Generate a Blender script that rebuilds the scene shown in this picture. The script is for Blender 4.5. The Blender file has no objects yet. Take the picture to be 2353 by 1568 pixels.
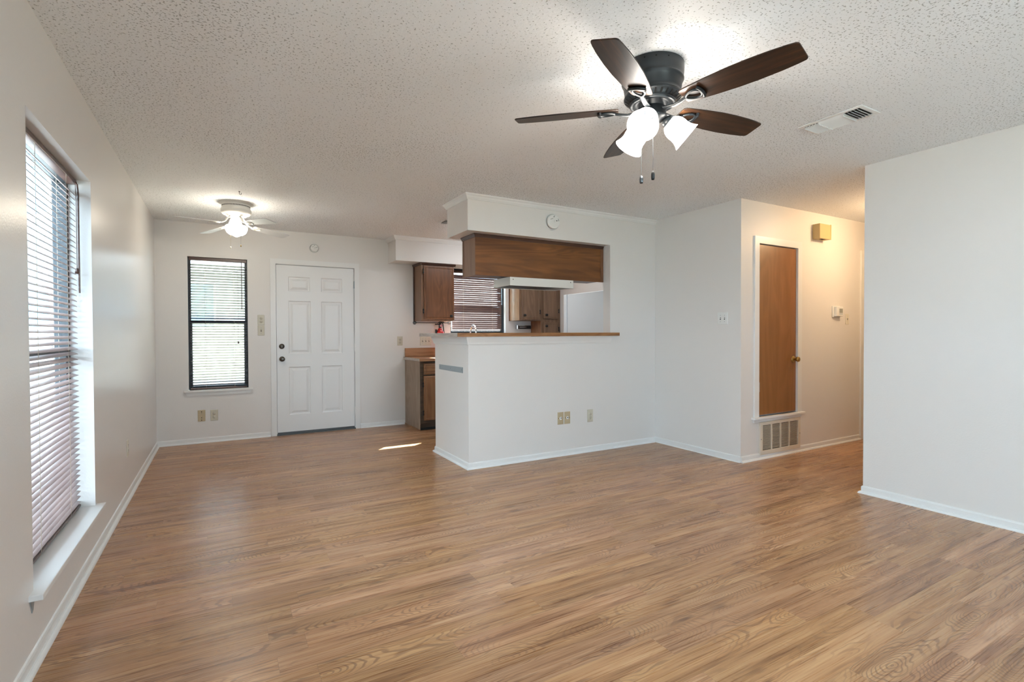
import bpy, math, random
from mathutils import Vector, Matrix
random.seed(7)
SC = bpy.context.scene
COL = SC.collection
PI = math.pi

# ------------------------------------------------------------------ camera
def make_camera():
    yaw, pit, rol = 0.5193, -0.0144, -0.0037
    F = Vector((math.sin(yaw)*math.cos(pit), math.cos(yaw)*math.cos(pit), math.sin(pit)))
    R = Vector((math.cos(yaw), -math.sin(yaw), 0)); U = R.cross(F)
    c, s = math.cos(rol), math.sin(rol)
    R, U = c*R + s*U, -s*R + c*U
    cam = bpy.data.cameras.new('camera'); ob = bpy.data.objects.new('camera', cam); COL.objects.link(ob)
    cam.sensor_width = 36.0; cam.sensor_fit = 'HORIZONTAL'
    cam.lens = 36.0*1170.82/2353; cam.clip_start = 0.02; cam.clip_end = 200
    m = Matrix.Identity(4)
    for i in range(3):
        m[i][0] = R[i]; m[i][1] = U[i]; m[i][2] = -F[i]
    m[0][3], m[1][3], m[2][3] = 0.6074, 0.0, 1.2033
    ob.matrix_world = m
    SC.camera = ob
make_camera()

# ------------------------------------------------------------------ world, sun, exposure
SKY = (0.73, 0.875, 1.0); SKY_STRENGTH = 9.5
SUN_STRENGTH = 60.0
FAN_LAMP = 9.0; FAN_BULB = 260.0; DINING_LAMP = 22.0; HALL_LAMP = 60.0; KITCHEN_FILL = 6.0
EXPOSURE = 0.98
w = bpy.data.worlds.new('world'); SC.world = w; w.use_nodes = True
bg = w.node_tree.nodes['Background']
bg.inputs[0].default_value = (*SKY, 1); bg.inputs[1].default_value = SKY_STRENGTH

def add_sun():
    d = Vector((-1.81, -1.43, -2.05)).normalized()
    l = bpy.data.lights.new('sun', 'SUN'); l.energy = SUN_STRENGTH; l.angle = math.radians(0.6); l.color = (1.0, 0.97, 0.92)
    o = bpy.data.objects.new('sun', l); COL.objects.link(o); o.location = (14, 14, 16)
    o.rotation_euler = d.to_track_quat('-Z', 'Y').to_euler()
add_sun()

def portal(name, loc, direction, sx, sy):
    """sampling portal in a window opening: guides the sky's light in, gives off nothing itself"""
    l = bpy.data.lights.new(name, 'AREA'); l.shape = 'RECTANGLE'; l.size = sx; l.size_y = sy
    l.cycles.is_portal = True
    o = bpy.data.objects.new(name, l); COL.objects.link(o); o.location = loc
    o.rotation_euler = Vector(direction).to_track_quat('-Z', 'Z').to_euler()
portal('portal_left', (-0.18, 3.02, 1.16), (1, 0, 0), 1.08, 1.8)
portal('portal_dining', (0.59, 6.77, 1.33), (0, -1, 0), 0.6, 1.5)
portal('portal_kitchen', (3.85, 6.77, 1.65), (0, -1, 0), 0.9, 0.9)
portal('portal_fill_left', (-0.18, -0.825, 1.075), (1, 0, 0), 0.95, 1.95)
portal('portal_fill_rear', (2.4, -1.94, 1.5), (0, 1, 0), 1.6, 1.2)

vs = SC.view_settings
vs.view_transform = 'Standard'; vs.look = 'None'; vs.gamma = 1.0; vs.exposure = EXPOSURE; vs.use_curve_mapping = False
SC.display_settings.display_device = 'sRGB'
cy = SC.cycles
cy.use_denoising = True; cy.max_bounces = 8; cy.diffuse_bounces = 4; cy.glossy_bounces = 4
cy.transparent_max_bounces = 12; cy.transmission_bounces = 4
cy.use_adaptive_sampling = True; cy.adaptive_threshold = 0.06
cy.sample_clamp_indirect = 5.0; cy.caustics_reflective = False; cy.caustics_refractive = False

# ------------------------------------------------------------------ materials
MATS = {}
class NT:
    """small helper around a node tree"""
    def __init__(s, name):
        s.m = bpy.data.materials.new(name); s.m.use_nodes = True
        s.t = s.m.node_tree; s.b = s.t.nodes['Principled BSDF']; s.out = s.t.nodes['Material Output']
    def n(s, typ, ins=None, **kw):
        nd = s.t.nodes.new(typ)
        for k, v in kw.items(): setattr(nd, k, v)
        if ins:
            for k, v in ins.items():
                if isinstance(v, bpy.types.NodeSocket): s.t.links.new(v, nd.inputs[k])
                else: nd.inputs[k].default_value = v
        return nd
    def math(s, op, a, b=None, c=None):
        ins = {0: a}
        if b is not None: ins[1] = b
        if c is not None: ins[2] = c
        return s.n('ShaderNodeMath', ins, operation=op).outputs[0]
    def ramp(s, fac, stops, interp='LINEAR'):
        nd = s.n('ShaderNodeValToRGB', {0: fac}); cr = nd.color_ramp; cr.interpolation = interp
        while len(cr.elements) < len(stops): cr.elements.new(0.5)
        for e, (p, c) in zip(cr.elements, stops):
            e.position = p; e.color = (*c, 1) if len(c) == 3 else c
        return nd.outputs[0]
    def mix(s, fac, a, b, blend='MIX'):
        nd = s.n('ShaderNodeMix', None, data_type='RGBA', blend_type=blend)
        for k, v in ((0, fac), (6, a), (7, b)):
            if isinstance(v, bpy.types.NodeSocket): s.t.links.new(v, nd.inputs[k])
            else: nd.inputs[k].default_value = v if not isinstance(v, tuple) or len(v) == 4 else (*v, 1)
        return nd.outputs[2]
    def set(s, **kw):
        for k, v in kw.items():
            i = s.b.inputs[k.replace('_', ' ')]
            if isinstance(v, bpy.types.NodeSocket): s.t.links.new(v, i)
            else: i.default_value = (*v, 1) if isinstance(v, tuple) and len(v) == 3 else v
    def bump(s, h, strength, dist):
        nd = s.n('ShaderNodeBump', {'Height': h, 'Strength': strength, 'Distance': dist})
        s.t.links.new(nd.outputs[0], s.b.inputs['Normal'])
    def pos(s, scale=(1, 1, 1), loc=(0, 0, 0), rot=(0, 0, 0)):
        g = s.n('ShaderNodeNewGeometry')
        return s.n('ShaderNodeMapping', {0: g.outputs['Position'], 'Scale': scale, 'Location': loc, 'Rotation': rot}).outputs[0]
    def obj(s, scale=(1, 1, 1), loc=(0, 0, 0), rot=(0, 0, 0)):
        g = s.n('ShaderNodeTexCoord')
        return s.n('ShaderNodeMapping', {0: g.outputs['Object'], 'Scale': scale, 'Location': loc, 'Rotation': rot}).outputs[0]

def plain(name, col, rough=0.5, metal=0.0, bump=None, spec=0.5, emit=None, coat=0.0):
    q = NT(name); q.set(Base_Color=col, Roughness=rough, Metallic=metal)
    q.b.inputs['Specular IOR Level'].default_value = spec
    if coat: q.b.inputs['Coat Weight'].default_value = coat; q.b.inputs['Coat Roughness'].default_value = 0.15
    if bump:
        sc, st, di = bump
        nz = q.n('ShaderNodeTexNoise', {'Vector': q.pos(), 'Scale': sc, 'Detail': 3.0}); q.bump(nz.outputs[0], st, di)
    if emit:
        q.set(Emission_Color=emit[0], Emission_Strength=emit[1])
    MATS[name] = q.m
    return q.m

def wood(name, light, dark, axis='z', rough=0.4, scale=1.0, coat=0.0, streak=26, contrast=1.0):
    """plain-sawn stained veneer; axis is the grain direction"""
    q = NT(name)
    sc = {'x': (1.4, streak, streak), 'y': (streak, 1.4, streak), 'z': (streak, streak, 1.4)}[axis]
    sc = tuple(v*scale for v in sc)
    n1 = q.n('ShaderNodeTexNoise', {'Vector': q.pos(sc), 'Scale': 1.0, 'Detail': 5.0, 'Roughness': 0.6, 'Distortion': 0.6})
    sc2 = {'x': (0.9, 5, 5), 'y': (5, 0.9, 5), 'z': (5, 5, 0.9)}[axis]
    n2 = q.n('ShaderNodeTexNoise', {'Vector': q.pos(tuple(v*scale for v in sc2), (3, 1, 2)), 'Scale': 1.0, 'Detail': 2.0, 'Distortion': 1.2})
    rings = q.math('SINE', q.math('MULTIPLY', n2.outputs[0], 42.0))
    f = q.math('ADD', q.math('MULTIPLY', n1.outputs[0], 1.0), q.math('MULTIPLY', rings, 0.09))
    lo, hi = 0.5-0.22/contrast, 0.5+0.22/contrast
    c = q.ramp(f, [(max(0, lo), dark), (min(1, hi), light)])
    q.set(Base_Color=c, Roughness=rough)
    if coat: q.b.inputs['Coat Weight'].default_value = coat; q.b.inputs['Coat Roughness'].default_value = 0.2
    q.bump(n1.outputs[0], 0.08, 0.001)
    MATS[name] = q.m
    return q.m

def wall_paint(name, col, rough=0.42, streaks=False):
    q = NT(name); q.set(Base_Color=col, Roughness=rough)
    n1 = q.n('ShaderNodeTexNoise', {'Vector': q.pos(), 'Scale': 110.0, 'Detail': 2.0})
    n2 = q.n('ShaderNodeTexNoise', {'Vector': q.pos((3.0, 3.0, 0.5)), 'Scale': 1.0, 'Detail': 1.0})
    h = q.math('ADD', n1.outputs[0], q.math('MULTIPLY', n2.outputs[0], 6.0 if streaks else 2.0))
    q.bump(h, 0.22, 0.0022)
    MATS[name] = q.m

wall_paint('wall_paint', (0.785, 0.755, 0.727))
wall_paint('wall_paint_satin', (0.78, 0.748, 0.720), 0.30, True)
plain('trim_white', (0.82, 0.815, 0.80), 0.32)
plain('door_white', (0.83, 0.83, 0.825), 0.35)
plain('plastic_white', (0.82, 0.82, 0.80), 0.35)
plain('plastic_almond', (0.60, 0.565, 0.46), 0.38)
plain('plastic_tan', (0.52, 0.42, 0.27), 0.40)
plain('plastic_ivory', (0.74, 0.70, 0.60), 0.38)
plain('dark_slot', (0.008, 0.008, 0.008), 0.8, spec=0.05)
plain('grey_screen', (0.16, 0.17, 0.16), 0.25)
plain('lcd_grey', (0.30, 0.31, 0.29), 0.3)
plain('chime_tan', (0.56, 0.42, 0.20), 0.5)
plain('bronze_frame', (0.018, 0.021, 0.026), 0.4)
plain('fan_metal', (0.011, 0.014, 0.017), 0.40, 0.0, spec=0.4)
plain('fan_white', (0.76, 0.74, 0.69), 0.28)
plain('fan_blade_white', (0.74, 0.74, 0.74), 0.4)
plain('chrome', (0.72, 0.74, 0.76), 0.18, 1.0)
plain('steel_dark', (0.16, 0.18, 0.20), 0.3, 0.9)
plain('zinc_plate', (0.34, 0.39, 0.42), 0.45, 0.35)
plain('filter_mesh', (0.13, 0.14, 0.12), 0.5, 0.5)
plain('brass', (0.45, 0.30, 0.10), 0.28, 1.0)
plain('knob_bronze', (0.10, 0.085, 0.07), 0.3, 0.85)
plain('black_iron', (0.02, 0.02, 0.022), 0.45, 0.3)
plain('black_plastic', (0.012, 0.012, 0.014), 0.4)
plain('red_paint', (0.55, 0.025, 0.02), 0.25, coat=0.4)
plain('hood_enamel', (0.78, 0.76, 0.71), 0.32)
plain('appliance_white', (0.76, 0.80, 0.83), 0.28)
plain('gasket', (0.42, 0.48, 0.54), 0.5)
plain('grille_beige', (0.72, 0.64, 0.53), 0.42)
plain('duct_dark', (0.03, 0.028, 0.025), 0.8)
plain('vent_white', (0.86, 0.86, 0.85), 0.4)
plain('cord_tan', (0.42, 0.34, 0.25), 0.7)
plain('threshold_metal', (0.10, 0.105, 0.105), 0.45, 0.6)
plain('rubber', (0.02, 0.02, 0.02), 0.7)
plain('gauge_face', (0.62, 0.30, 0.33), 0.3)
plain('fence_wood', (0.25, 0.235, 0.235), 0.8)
plain('siding_blue', (0.26, 0.34, 0.38), 0.7)
plain('bounce_concrete', (0.64, 0.63, 0.61), 0.85, bump=(30, 0.3, 0.004))
plain('siding', (0.32, 0.32, 0.33), 0.7)
plain('house_glass', (0.10, 0.22, 0.32), 0.15)
plain('roof_shingle', (0.24, 0.235, 0.235), 0.85)
plain('bark', (0.16, 0.12, 0.09), 0.9)
plain('leaf_green', (0.14, 0.24, 0.10), 0.6)
plain('yard_grass', (0.30, 0.29, 0.20), 0.9, bump=(6, 0.5, 0.05))
def frosted_lamp():
    q = NT('lamp_glass')
    tr = q.n('ShaderNodeBsdfTransparent', {0: (1.0, 0.97, 0.93, 1)}); em = q.n('ShaderNodeEmission', {0: (1.0, 0.97, 0.92, 1), 1: FAN_LAMP})
    mx = q.n('ShaderNodeMixShader', {0: 0.55, 1: tr.outputs[0], 2: em.outputs[0]}); q.t.links.new(mx.outputs[0], q.out.inputs[0]); MATS['lamp_glass'] = q.m
frosted_lamp()
plain('bulb_glass', (0.9, 0.9, 0.9), 0.3, emit=((1.0, 0.96, 0.89), FAN_BULB))
plain('globe_glass', (0.9, 0.88, 0.82), 0.3, emit=((1.0, 0.90, 0.74), DINING_LAMP))
plain('hall_glass', (0.9, 0.85, 0.75), 0.3, emit=((1.0, 0.70, 0.40), HALL_LAMP))
plain('kitchen_fill_glow', (0.9, 0.9, 0.9), 0.4, emit=((0.93, 0.97, 1.0), KITCHEN_FILL))
wood('walnut_stain', (0.205, 0.082, 0.032), (0.105, 0.040, 0.016), 'z', 0.34, coat=0.15)
wood('walnut_stain_side', (0.27, 0.15, 0.085), (0.19, 0.095, 0.05), 'z', 0.36)
wood('fascia_veneer', (0.250, 0.097, 0.027), (0.115, 0.040, 0.012), 'x', 0.36, 0.8, streak=12)
wood('fascia_end', (0.27, 0.16, 0.105), (0.20, 0.11, 0.07), 'z', 0.4)
wood('dark_edge', (0.075, 0.030, 0.016), (0.040, 0.016, 0.010), 'x', 0.4)
wood('oak_worn', (0.36, 0.27, 0.20), (0.24, 0.17, 0.12), 'z', 0.5)
wood('oak_door', (0.33, 0.165, 0.075), (0.19, 0.085, 0.04), 'z', 0.42)
wood('oak_drawer', (0.33, 0.165, 0.075), (0.19, 0.085, 0.04), 'x', 0.42)
wood('oak_back', (0.24, 0.145, 0.09), (0.15, 0.085, 0.05), 'z', 0.42)
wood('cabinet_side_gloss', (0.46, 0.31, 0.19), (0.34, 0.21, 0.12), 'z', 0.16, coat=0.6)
wood('toe_kick_brown', (0.11, 0.075, 0.05), (0.06, 0.042, 0.03), 'x', 0.6)
wood('laminate_top', (0.50, 0.27, 0.14), (0.30, 0.13, 0.06), 'x', 0.3)
wood('laminate_edge', (0.58, 0.53, 0.48), (0.36, 0.31, 0.28), 'y', 0.5, 1.6, streak=14)
wood('bar_wood', (0.42, 0.20, 0.075), (0.22, 0.09, 0.03), 'x', 0.34, 1.3)
wood('closet_door', (0.285, 0.118, 0.036), (0.225, 0.088, 0.026), 'z', 0.25, 0.5, coat=0.25, streak=14)
wood('slat_brown', (0.165, 0.095, 0.08), (0.115, 0.062, 0.055), 'y', 0.30)
wood('slat_pale', (0.36, 0.265, 0.245), (0.27, 0.19, 0.175), 'y', 0.32)
wood('slat_brown_x', (0.165, 0.095, 0.08), (0.115, 0.062, 0.055), 'x', 0.30)
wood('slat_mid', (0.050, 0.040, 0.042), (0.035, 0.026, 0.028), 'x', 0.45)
wood('rail_brown', (0.12, 0.06, 0.045), (0.07, 0.035, 0.028), 'x', 0.35)

def blade_wood():
    q = NT('blade_wood')
    co = q.obj((1.2, 16, 16))
    n1 = q.n('ShaderNodeTexNoise', {'Vector': co, 'Scale': 1.6, 'Detail': 6.0, 'Roughness': 0.62, 'Distortion': 0.5})
    c = q.ramp(n1.outputs[0], [(0.34, (0.006, 0.004, 0.003)), (0.52, (0.036, 0.016, 0.008)), (0.68, (0.115, 0.046, 0.016))])
    q.set(Base_Color=c, Roughness=0.36)
    MATS['blade_wood'] = q.m
blade_wood()

def glass():
    q = NT('window_glass'); t = q.t
    tr = q.n('ShaderNodeBsdfTransparent', {0: (0.86, 0.925, 0.95, 1)})
    gl = q.n('ShaderNodeBsdfGlossy', {'Color': (1, 1, 1, 1), 'Roughness': 0.02})
    lw = q.n('ShaderNodeLayerWeight', {0: 0.5}); fr = q.n('ShaderNodeMath', {0: q.math('POWER', lw.outputs['Facing'], 5.0), 1: 0.55, 2: 0.02}, operation='MULTIPLY_ADD')
    mx = q.n('ShaderNodeMixShader', {0: fr.outputs[0], 1: tr.outputs[0], 2: gl.outputs[0]})
    t.links.new(mx.outputs[0], q.out.inputs[0]); MATS['window_glass'] = q.m
glass()

def ceiling_mat():
    q = NT('ceiling_texture')
    p = q.pos()
    n1 = q.n('ShaderNodeTexNoise', {'Vector': p, 'Scale': 62.0, 'Detail': 2.5, 'Roughness': 0.55, 'Distortion': 0.4})
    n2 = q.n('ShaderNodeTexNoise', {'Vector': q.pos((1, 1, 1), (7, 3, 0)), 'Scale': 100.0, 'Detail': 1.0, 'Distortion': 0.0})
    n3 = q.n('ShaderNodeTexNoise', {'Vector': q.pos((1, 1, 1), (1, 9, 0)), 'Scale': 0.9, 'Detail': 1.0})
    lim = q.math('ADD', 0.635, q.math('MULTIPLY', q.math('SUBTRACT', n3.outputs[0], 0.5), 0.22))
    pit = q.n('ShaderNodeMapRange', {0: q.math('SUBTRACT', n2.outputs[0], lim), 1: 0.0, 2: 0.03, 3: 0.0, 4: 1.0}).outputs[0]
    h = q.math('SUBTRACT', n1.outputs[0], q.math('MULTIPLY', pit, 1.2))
    q.set(Base_Color=q.mix(pit, (0.90, 0.915, 0.935), (0.50, 0.505, 0.51)), Roughness=0.85)  # pits greyed in the colour to stand in for shade in the cavities
    q.bump(h, 0.50, 0.005)
    MATS['ceiling_texture'] = q.m
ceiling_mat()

def floor_mat():
    q = NT('plank_floor')
    g = q.n('ShaderNodeNewGeometry'); xyz = q.n('ShaderNodeSeparateXYZ', {0: g.outputs['Position']})
    W, L = 0.122, 0.92
    x, y = xyz.outputs[0], xyz.outputs[1]
    vr = q.math('DIVIDE', y, W); row = q.math('FLOOR', vr); fv = q.math('SUBTRACT', vr, row)
    hr = q.n('ShaderNodeTexWhiteNoise', {'W': row}, noise_dimensions='1D').outputs[0]
    ur = q.math('ADD', q.math('DIVIDE', x, L), q.math('MULTIPLY', hr, 7.31)); colu = q.math('FLOOR', ur); fu = q.math('SUBTRACT', ur, colu)
    idv = q.n('ShaderNodeCombineXYZ', {0: row, 1: colu})
    wn = q.n('ShaderNodeTexWhiteNoise', {'Vector': idv.outputs[0]}, noise_dimensions='2D')
    idc = q.n('ShaderNodeSeparateColor', {0: wn.outputs[1]}); r1, r2, r3 = idc.outputs
    off = q.math('MULTIPLY', wn.outputs[0], 63.0)
    lv = q.math('MULTIPLY', fv, W)
    # warped cross position
    wv = q.n('ShaderNodeCombineXYZ', {0: q.math('ADD', q.math('MULTIPLY', x, 3.2), off), 1: q.math('MULTIPLY', lv, 16.0), 2: off})
    warp = q.n('ShaderNodeTexNoise', {'Vector': wv.outputs[0], 'Scale': 1.0, 'Detail': 2.0}).outputs[0]
    wv2 = q.n('ShaderNodeCombineXYZ', {0: q.math('ADD', q.math('MULTIPLY', x, 14.0), off), 1: q.math('MULTIPLY', lv, 60.0), 2: off})
    warp2 = q.n('ShaderNodeTexNoise', {'Vector': wv2.outputs[0], 'Scale': 1.0, 'Detail': 2.0}).outputs[0]
    pith = q.math('ADD', W*0.15, q.math('MULTIPLY', r2, W*0.7))
    dy = q.math('ADD', q.math('SUBTRACT', lv, pith), q.math('MULTIPLY', q.math('SUBTRACT', warp, 0.5), 0.09))
    hx = q.n('ShaderNodeTexNoise', {'W': q.math('ADD', q.math('MULTIPLY', x, 1.5), off), 'Scale': 1.0, 'Detail': 0.5}, noise_dimensions='1D').outputs[0]
    dh = q.math('MULTIPLY', q.math('SUBTRACT', hx, 0.5), 0.34)
    r = q.math('SQRT', q.math('ADD', q.math('MULTIPLY', dy, dy), q.math('MULTIPLY', dh, dh)))
    ph = q.math('ADD', q.math('MULTIPLY', r, 650.0), q.math('MULTIPLY', q.math('SUBTRACT', warp2, 0.5), 3.2))
    sn = q.math('SINE', ph)
    line = q.n('ShaderNodeMapRange', {0: sn, 1: 0.15, 2: 0.95, 3: 0.0, 4: 1.0}, interpolation_type='SMOOTHSTEP').outputs[0]
    # rings only show in patches
    pv = q.n('ShaderNodeCombineXYZ', {0: q.math('ADD', q.math('MULTIPLY', x, 1.7), off), 1: q.math('MULTIPLY', lv, 9.0), 2: off})
    patch = q.n('ShaderNodeTexNoise', {'Vector': pv.outputs[0], 'Scale': 1.0, 'Detail': 1.0}).outputs[0]
    show = q.n('ShaderNodeMapRange', {0: patch, 1: 0.40, 2: 0.60, 3: 0.05, 4: 1.0}).outputs[0]
    line = q.math('MULTIPLY', line, show)
    # fine streaks, broad tone bands and knots
    sv = q.n('ShaderNodeCombineXYZ', {0: q.math('ADD', q.math('MULTIPLY', x, 2.2), off), 1: q.math('MULTIPLY', lv, 150.0), 2: off})
    streak = q.n('ShaderNodeTexNoise', {'Vector': sv.outputs[0], 'Scale': 1.0, 'Detail': 4.0, 'Roughness': 0.65}).outputs[0]
    bv = q.n('ShaderNodeCombineXYZ', {0: q.math('ADD', q.math('MULTIPLY', x, 1.6), off), 1: q.math('MULTIPLY', lv, 24.0), 2: off})
    band = q.n('ShaderNodeTexNoise', {'Vector': bv.outputs[0], 'Scale': 1.0, 'Detail': 2.0, 'Distortion': 0.6}).outputs[0]
    kv = q.n('ShaderNodeCombineXYZ', {0: q.math('ADD', q.math('MULTIPLY', x, 5.0), off), 1: q.math('MULTIPLY', lv, 26.0), 2: q.math('ADD', off, 5.0)})
    knot = q.n('ShaderNodeTexNoise', {'Vector': kv.outputs[0], 'Scale': 1.0, 'Detail': 1.0}).outputs[0]
    knot = q.n('ShaderNodeMapRange', {0: knot, 1: 0.66, 2: 0.80, 3: 0.0, 4: 1.0}).outputs[0]
    t = q.math('ADD', q.math('MULTIPLY', streak, 0.45), q.math('MULTIPLY', band, 0.55))
    base = q.ramp(t, [(0.32, (0.175, 0.076, 0.036)), (0.47, (0.415, 0.214, 0.103)), (0.64, (0.580, 0.345, 0.185))])
    base = q.mix(q.math('MULTIPLY', line, 0.62), base, (0.165, 0.074, 0.040))
    base = q.mix(q.math('MULTIPLY', knot, 0.75), base, (0.130, 0.058, 0.036))
    tone = q.n('ShaderNodeMapRange', {0: r1, 1: 0, 2: 1, 3: 0.86, 4: 1.10}).outputs[0]
    tv = q.n('ShaderNodeCombineColor', {0: tone, 1: tone, 2: q.math('MULTIPLY', tone, q.n('ShaderNodeMapRange', {0: r3, 1: 0, 2: 1, 3: 0.92, 4: 1.08}).outputs[0])})
    base = q.mix(1.0, base, tv.outputs[0], 'MULTIPLY')
    # seams
    ev = q.math('MULTIPLY', q.math('MINIMUM', fv, q.math('SUBTRACT', 1.0, fv)), W)
    eu = q.math('MULTIPLY', q.math('MINIMUM', fu, q.math('SUBTRACT', 1.0, fu)), L)
    e = q.math('MINIMUM', ev, eu)
    seam = q.n('ShaderNodeMapRange', {0: e, 1: 0.0004, 2: 0.0013, 3: 1.0, 4: 0.0}).outputs[0]
    base = q.mix(q.math('MULTIPLY', seam, 0.35), base, (0.12, 0.06, 0.04))
    rg = q.n('ShaderNodeMapRange', {0: streak, 1: 0.3, 2: 0.7, 3: 0.24, 4: 0.35}).outputs[0]
    q.set(Base_Color=base, Roughness=rg)
    h = q.math('SUBTRACT', q.math('MULTIPLY', streak, 0.35), q.math('ADD', seam, q.math('MULTIPLY', line, 0.3)))
    q.bump(h, 0.12, 0.0012)
    MATS['plank_floor'] = q.m
floor_mat()

# ------------------------------------------------------------------ mesh building
def frame_of(axis):
    a = Vector(axis).normalized()
    t = Vector((0, 0, 1)) if abs(a.z) < 0.9 else Vector((1, 0, 0))
    u = t.cross(a).normalized(); v = a.cross(u)
    return u, v, a

class MB:
    def __init__(s): s.v = []; s.f = []; s.mi = []; s.sm = []
    def add(s, vs, fs, mi=0, smooth=False):
        o = len(s.v); s.v += [tuple(p) for p in vs]
        for f in fs: s.f.append([i+o for i in f]); s.mi.append(mi); s.sm.append(smooth)
        return s
    def box(s, x0, x1, y0, y1, z0, z1, mi=0):
        x0, x1 = sorted((x0, x1)); y0, y1 = sorted((y0, y1)); z0, z1 = sorted((z0, z1))
        v = [(x0,y0,z0),(x1,y0,z0),(x1,y1,z0),(x0,y1,z0),(x0,y0,z1),(x1,y0,z1),(x1,y1,z1),(x0,y1,z1)]
        return s.add(v, [(3,2,1,0),(4,5,6,7),(0,1,5,4),(1,2,6,5),(2,3,7,6),(3,0,4,7)], mi)
    def obox(s, c, ax, ay, az, hx, hy, hz, mi=0):
        """box oriented by three unit vectors"""
        c, ax, ay, az = Vector(c), Vector(ax), Vector(ay), Vector(az); v = []
        for k in (-1, 1):
            for i, j in ((-1,-1),(1,-1),(1,1),(-1,1)): v.append(c + ax*hx*i + ay*hy*j + az*hz*k)
        return s.add(v, [(3,2,1,0),(4,5,6,7),(0,1,5,4),(1,2,6,5),(2,3,7,6),(3,0,4,7)], mi)
    def lathe(s, prof, org=(0,0,0), axis=(0,0,1), n=32, mi=0, smooth=True, cap0=False, cap1=False):
        """prof: (radius, distance along axis)"""
        u, v, a = frame_of(axis); org = Vector(org); vs = []; fs = []
        for r, d in prof:
            for k in range(n):
                t = 2*PI*k/n; vs.append(org + a*d + (u*math.cos(t) + v*math.sin(t))*max(r, 1e-5))
        m = len(prof)
        for i in range(m-1):
            for k in range(n):
                k2 = (k+1) % n; fs.append((i*n+k, i*n+k2, (i+1)*n+k2, (i+1)*n+k))
        s.add(vs, fs, mi, smooth)
        if cap0: s.add(vs[:n], [tuple(reversed(range(n)))], mi)
        if cap1: s.add(vs[-n:], [tuple(range(n))], mi)
        return s
    def cyl(s, p0, p1, r, n=20, mi=0, r1=None):
        d = Vector(p1) - Vector(p0)
        return s.lathe([(r, 0), (r if r1 is None else r1, d.length)], p0, d, n, mi, True, True, True)
    def tube(s, pts, r, n=8, mi=0, closed=False, flat=None):
        pts = [Vector(p) for p in pts]; m = len(pts); vs = []; fs = []; prev = None
        for i, p in enumerate(pts):
            if closed: d = pts[(i+1) % m] - pts[i-1]
            else: d = pts[min(i+1, m-1)] - pts[max(i-1, 0)]
            d.normalize()
            if prev is None: u, v, _ = frame_of(d)
            else:
                u = (prev - d*prev.dot(d)).normalized(); v = d.cross(u)
            prev = u; ri = r[i] if isinstance(r, (list, tuple)) else r
            if flat:           # flattened section: flat = (width factor, up factor), up = +z as far as possible
                z = Vector((0, 0, 1)); sdir = d.cross(z).normalized(); up = sdir.cross(d)
                for k in range(n): t = 2*PI*k/n; vs.append(p + sdir*math.cos(t)*ri*flat[0] + up*math.sin(t)*ri*flat[1])
            else:
                for k in range(n): t = 2*PI*k/n; vs.append(p + (u*math.cos(t) + v*math.sin(t))*ri)
        for i in range(m if closed else m-1):
            j = (i+1) % m
            for k in range(n):
                k2 = (k+1) % n; fs.append((i*n+k, i*n+k2, j*n+k2, j*n+k))
        s.add(vs, fs, mi, True)
        if not closed:
            s.add(vs[:n], [tuple(reversed(range(n)))], mi); s.add(vs[-n:], [tuple(range(n))], mi)
        return s
    def prism(s, poly, fn, mi=0, caps=True, smooth=False):
        """poly: list of 2-D points; fn(p, k) gives the 3-D point at end k = 0 or 1"""
        n = len(poly); v = [fn(p, 0) for p in poly] + [fn(p, 1) for p in poly]
        s.add(v, [(k, (k+1) % n, n+(k+1) % n, n+k) for k in range(n)], mi, smooth)
        if caps: s.add(v, [tuple(reversed(range(n))), tuple(range(n, 2*n))], mi)
        return s

LOC = {}
def build(name, mb, mats, parent=None, origin=None, bevel=0.0, seg=2):
    """link an MB (world coordinates) as ONE mesh object, its origin at the parent's or at `origin`"""
    me = bpy.data.meshes.new(name)
    po = LOC[parent] if parent is not None else Vector((0, 0, 0))
    if origin is None:
        if parent is not None: origin = po
        else:
            xs, ys, zs = zip(*mb.v); origin = Vector(((min(xs)+max(xs))/2, (min(ys)+max(ys))/2, min(zs)))
    origin = Vector(origin)
    me.from_pydata([tuple(Vector(p) - origin) for p in mb.v], [], mb.f)
    if isinstance(mats, str): mats = [mats]
    for m in mats: me.materials.append(MATS[m])
    me.polygons.foreach_set('material_index', mb.mi); me.polygons.foreach_set('use_smooth', mb.sm)
    me.update()
    o = bpy.data.objects.new(name, me); COL.objects.link(o)
    if parent is not None: o.parent = parent
    o.location = origin - po
    LOC[o] = origin
    if bevel:
        b = o.modifiers.new('edge', 'BEVEL'); b.width = bevel; b.segments = seg; b.limit_method = 'ANGLE'; b.angle_limit = math.radians(40)
    return o
def empty(name, loc):
    o = bpy.data.objects.new(name, None); COL.objects.link(o); o.location = loc; o.empty_display_size = 0.1
    LOC[o] = Vector(loc); return o
def tag(o, label=None, cat=None, group=None, kind=None):
    if label: o['label'] = label
    if cat: o['category'] = cat
    if group: o['group'] = group
    if kind: o['kind'] = kind
    return o
def struct(name, mb, mats, parent=None, bevel=0.0):
    o = build(name, mb, mats, parent, None if parent is not None else (0, 0, 0), bevel)
    if parent is None: o['kind'] = 'structure'
    return o
def copy_tree(o, parent=None):
    c = o.copy(); COL.objects.link(c)
    if parent is not None: c.parent = parent
    for ch in list(o.children): copy_tree(ch, c)
    return c

# ------------------------------------------------------------------ room shell
H = 2.44
YB, XP, YP, XR, YH, YR = 6.6257, 2.5066, 4.1006, 4.77, 3.0304, 1.9957
YREAR = -1.8; T = 0.12; XE = 8.2
XK = 5.08                                    # kitchen right wall
struct('floor', MB().box(-T, XE+T, YREAR-T, YB+T, -0.1, 0.0), 'plank_floor')
struct('ceiling', MB().box(-T, XE+T, YREAR-T, YB+T, H, H+0.1), 'ceiling_texture')

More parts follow.
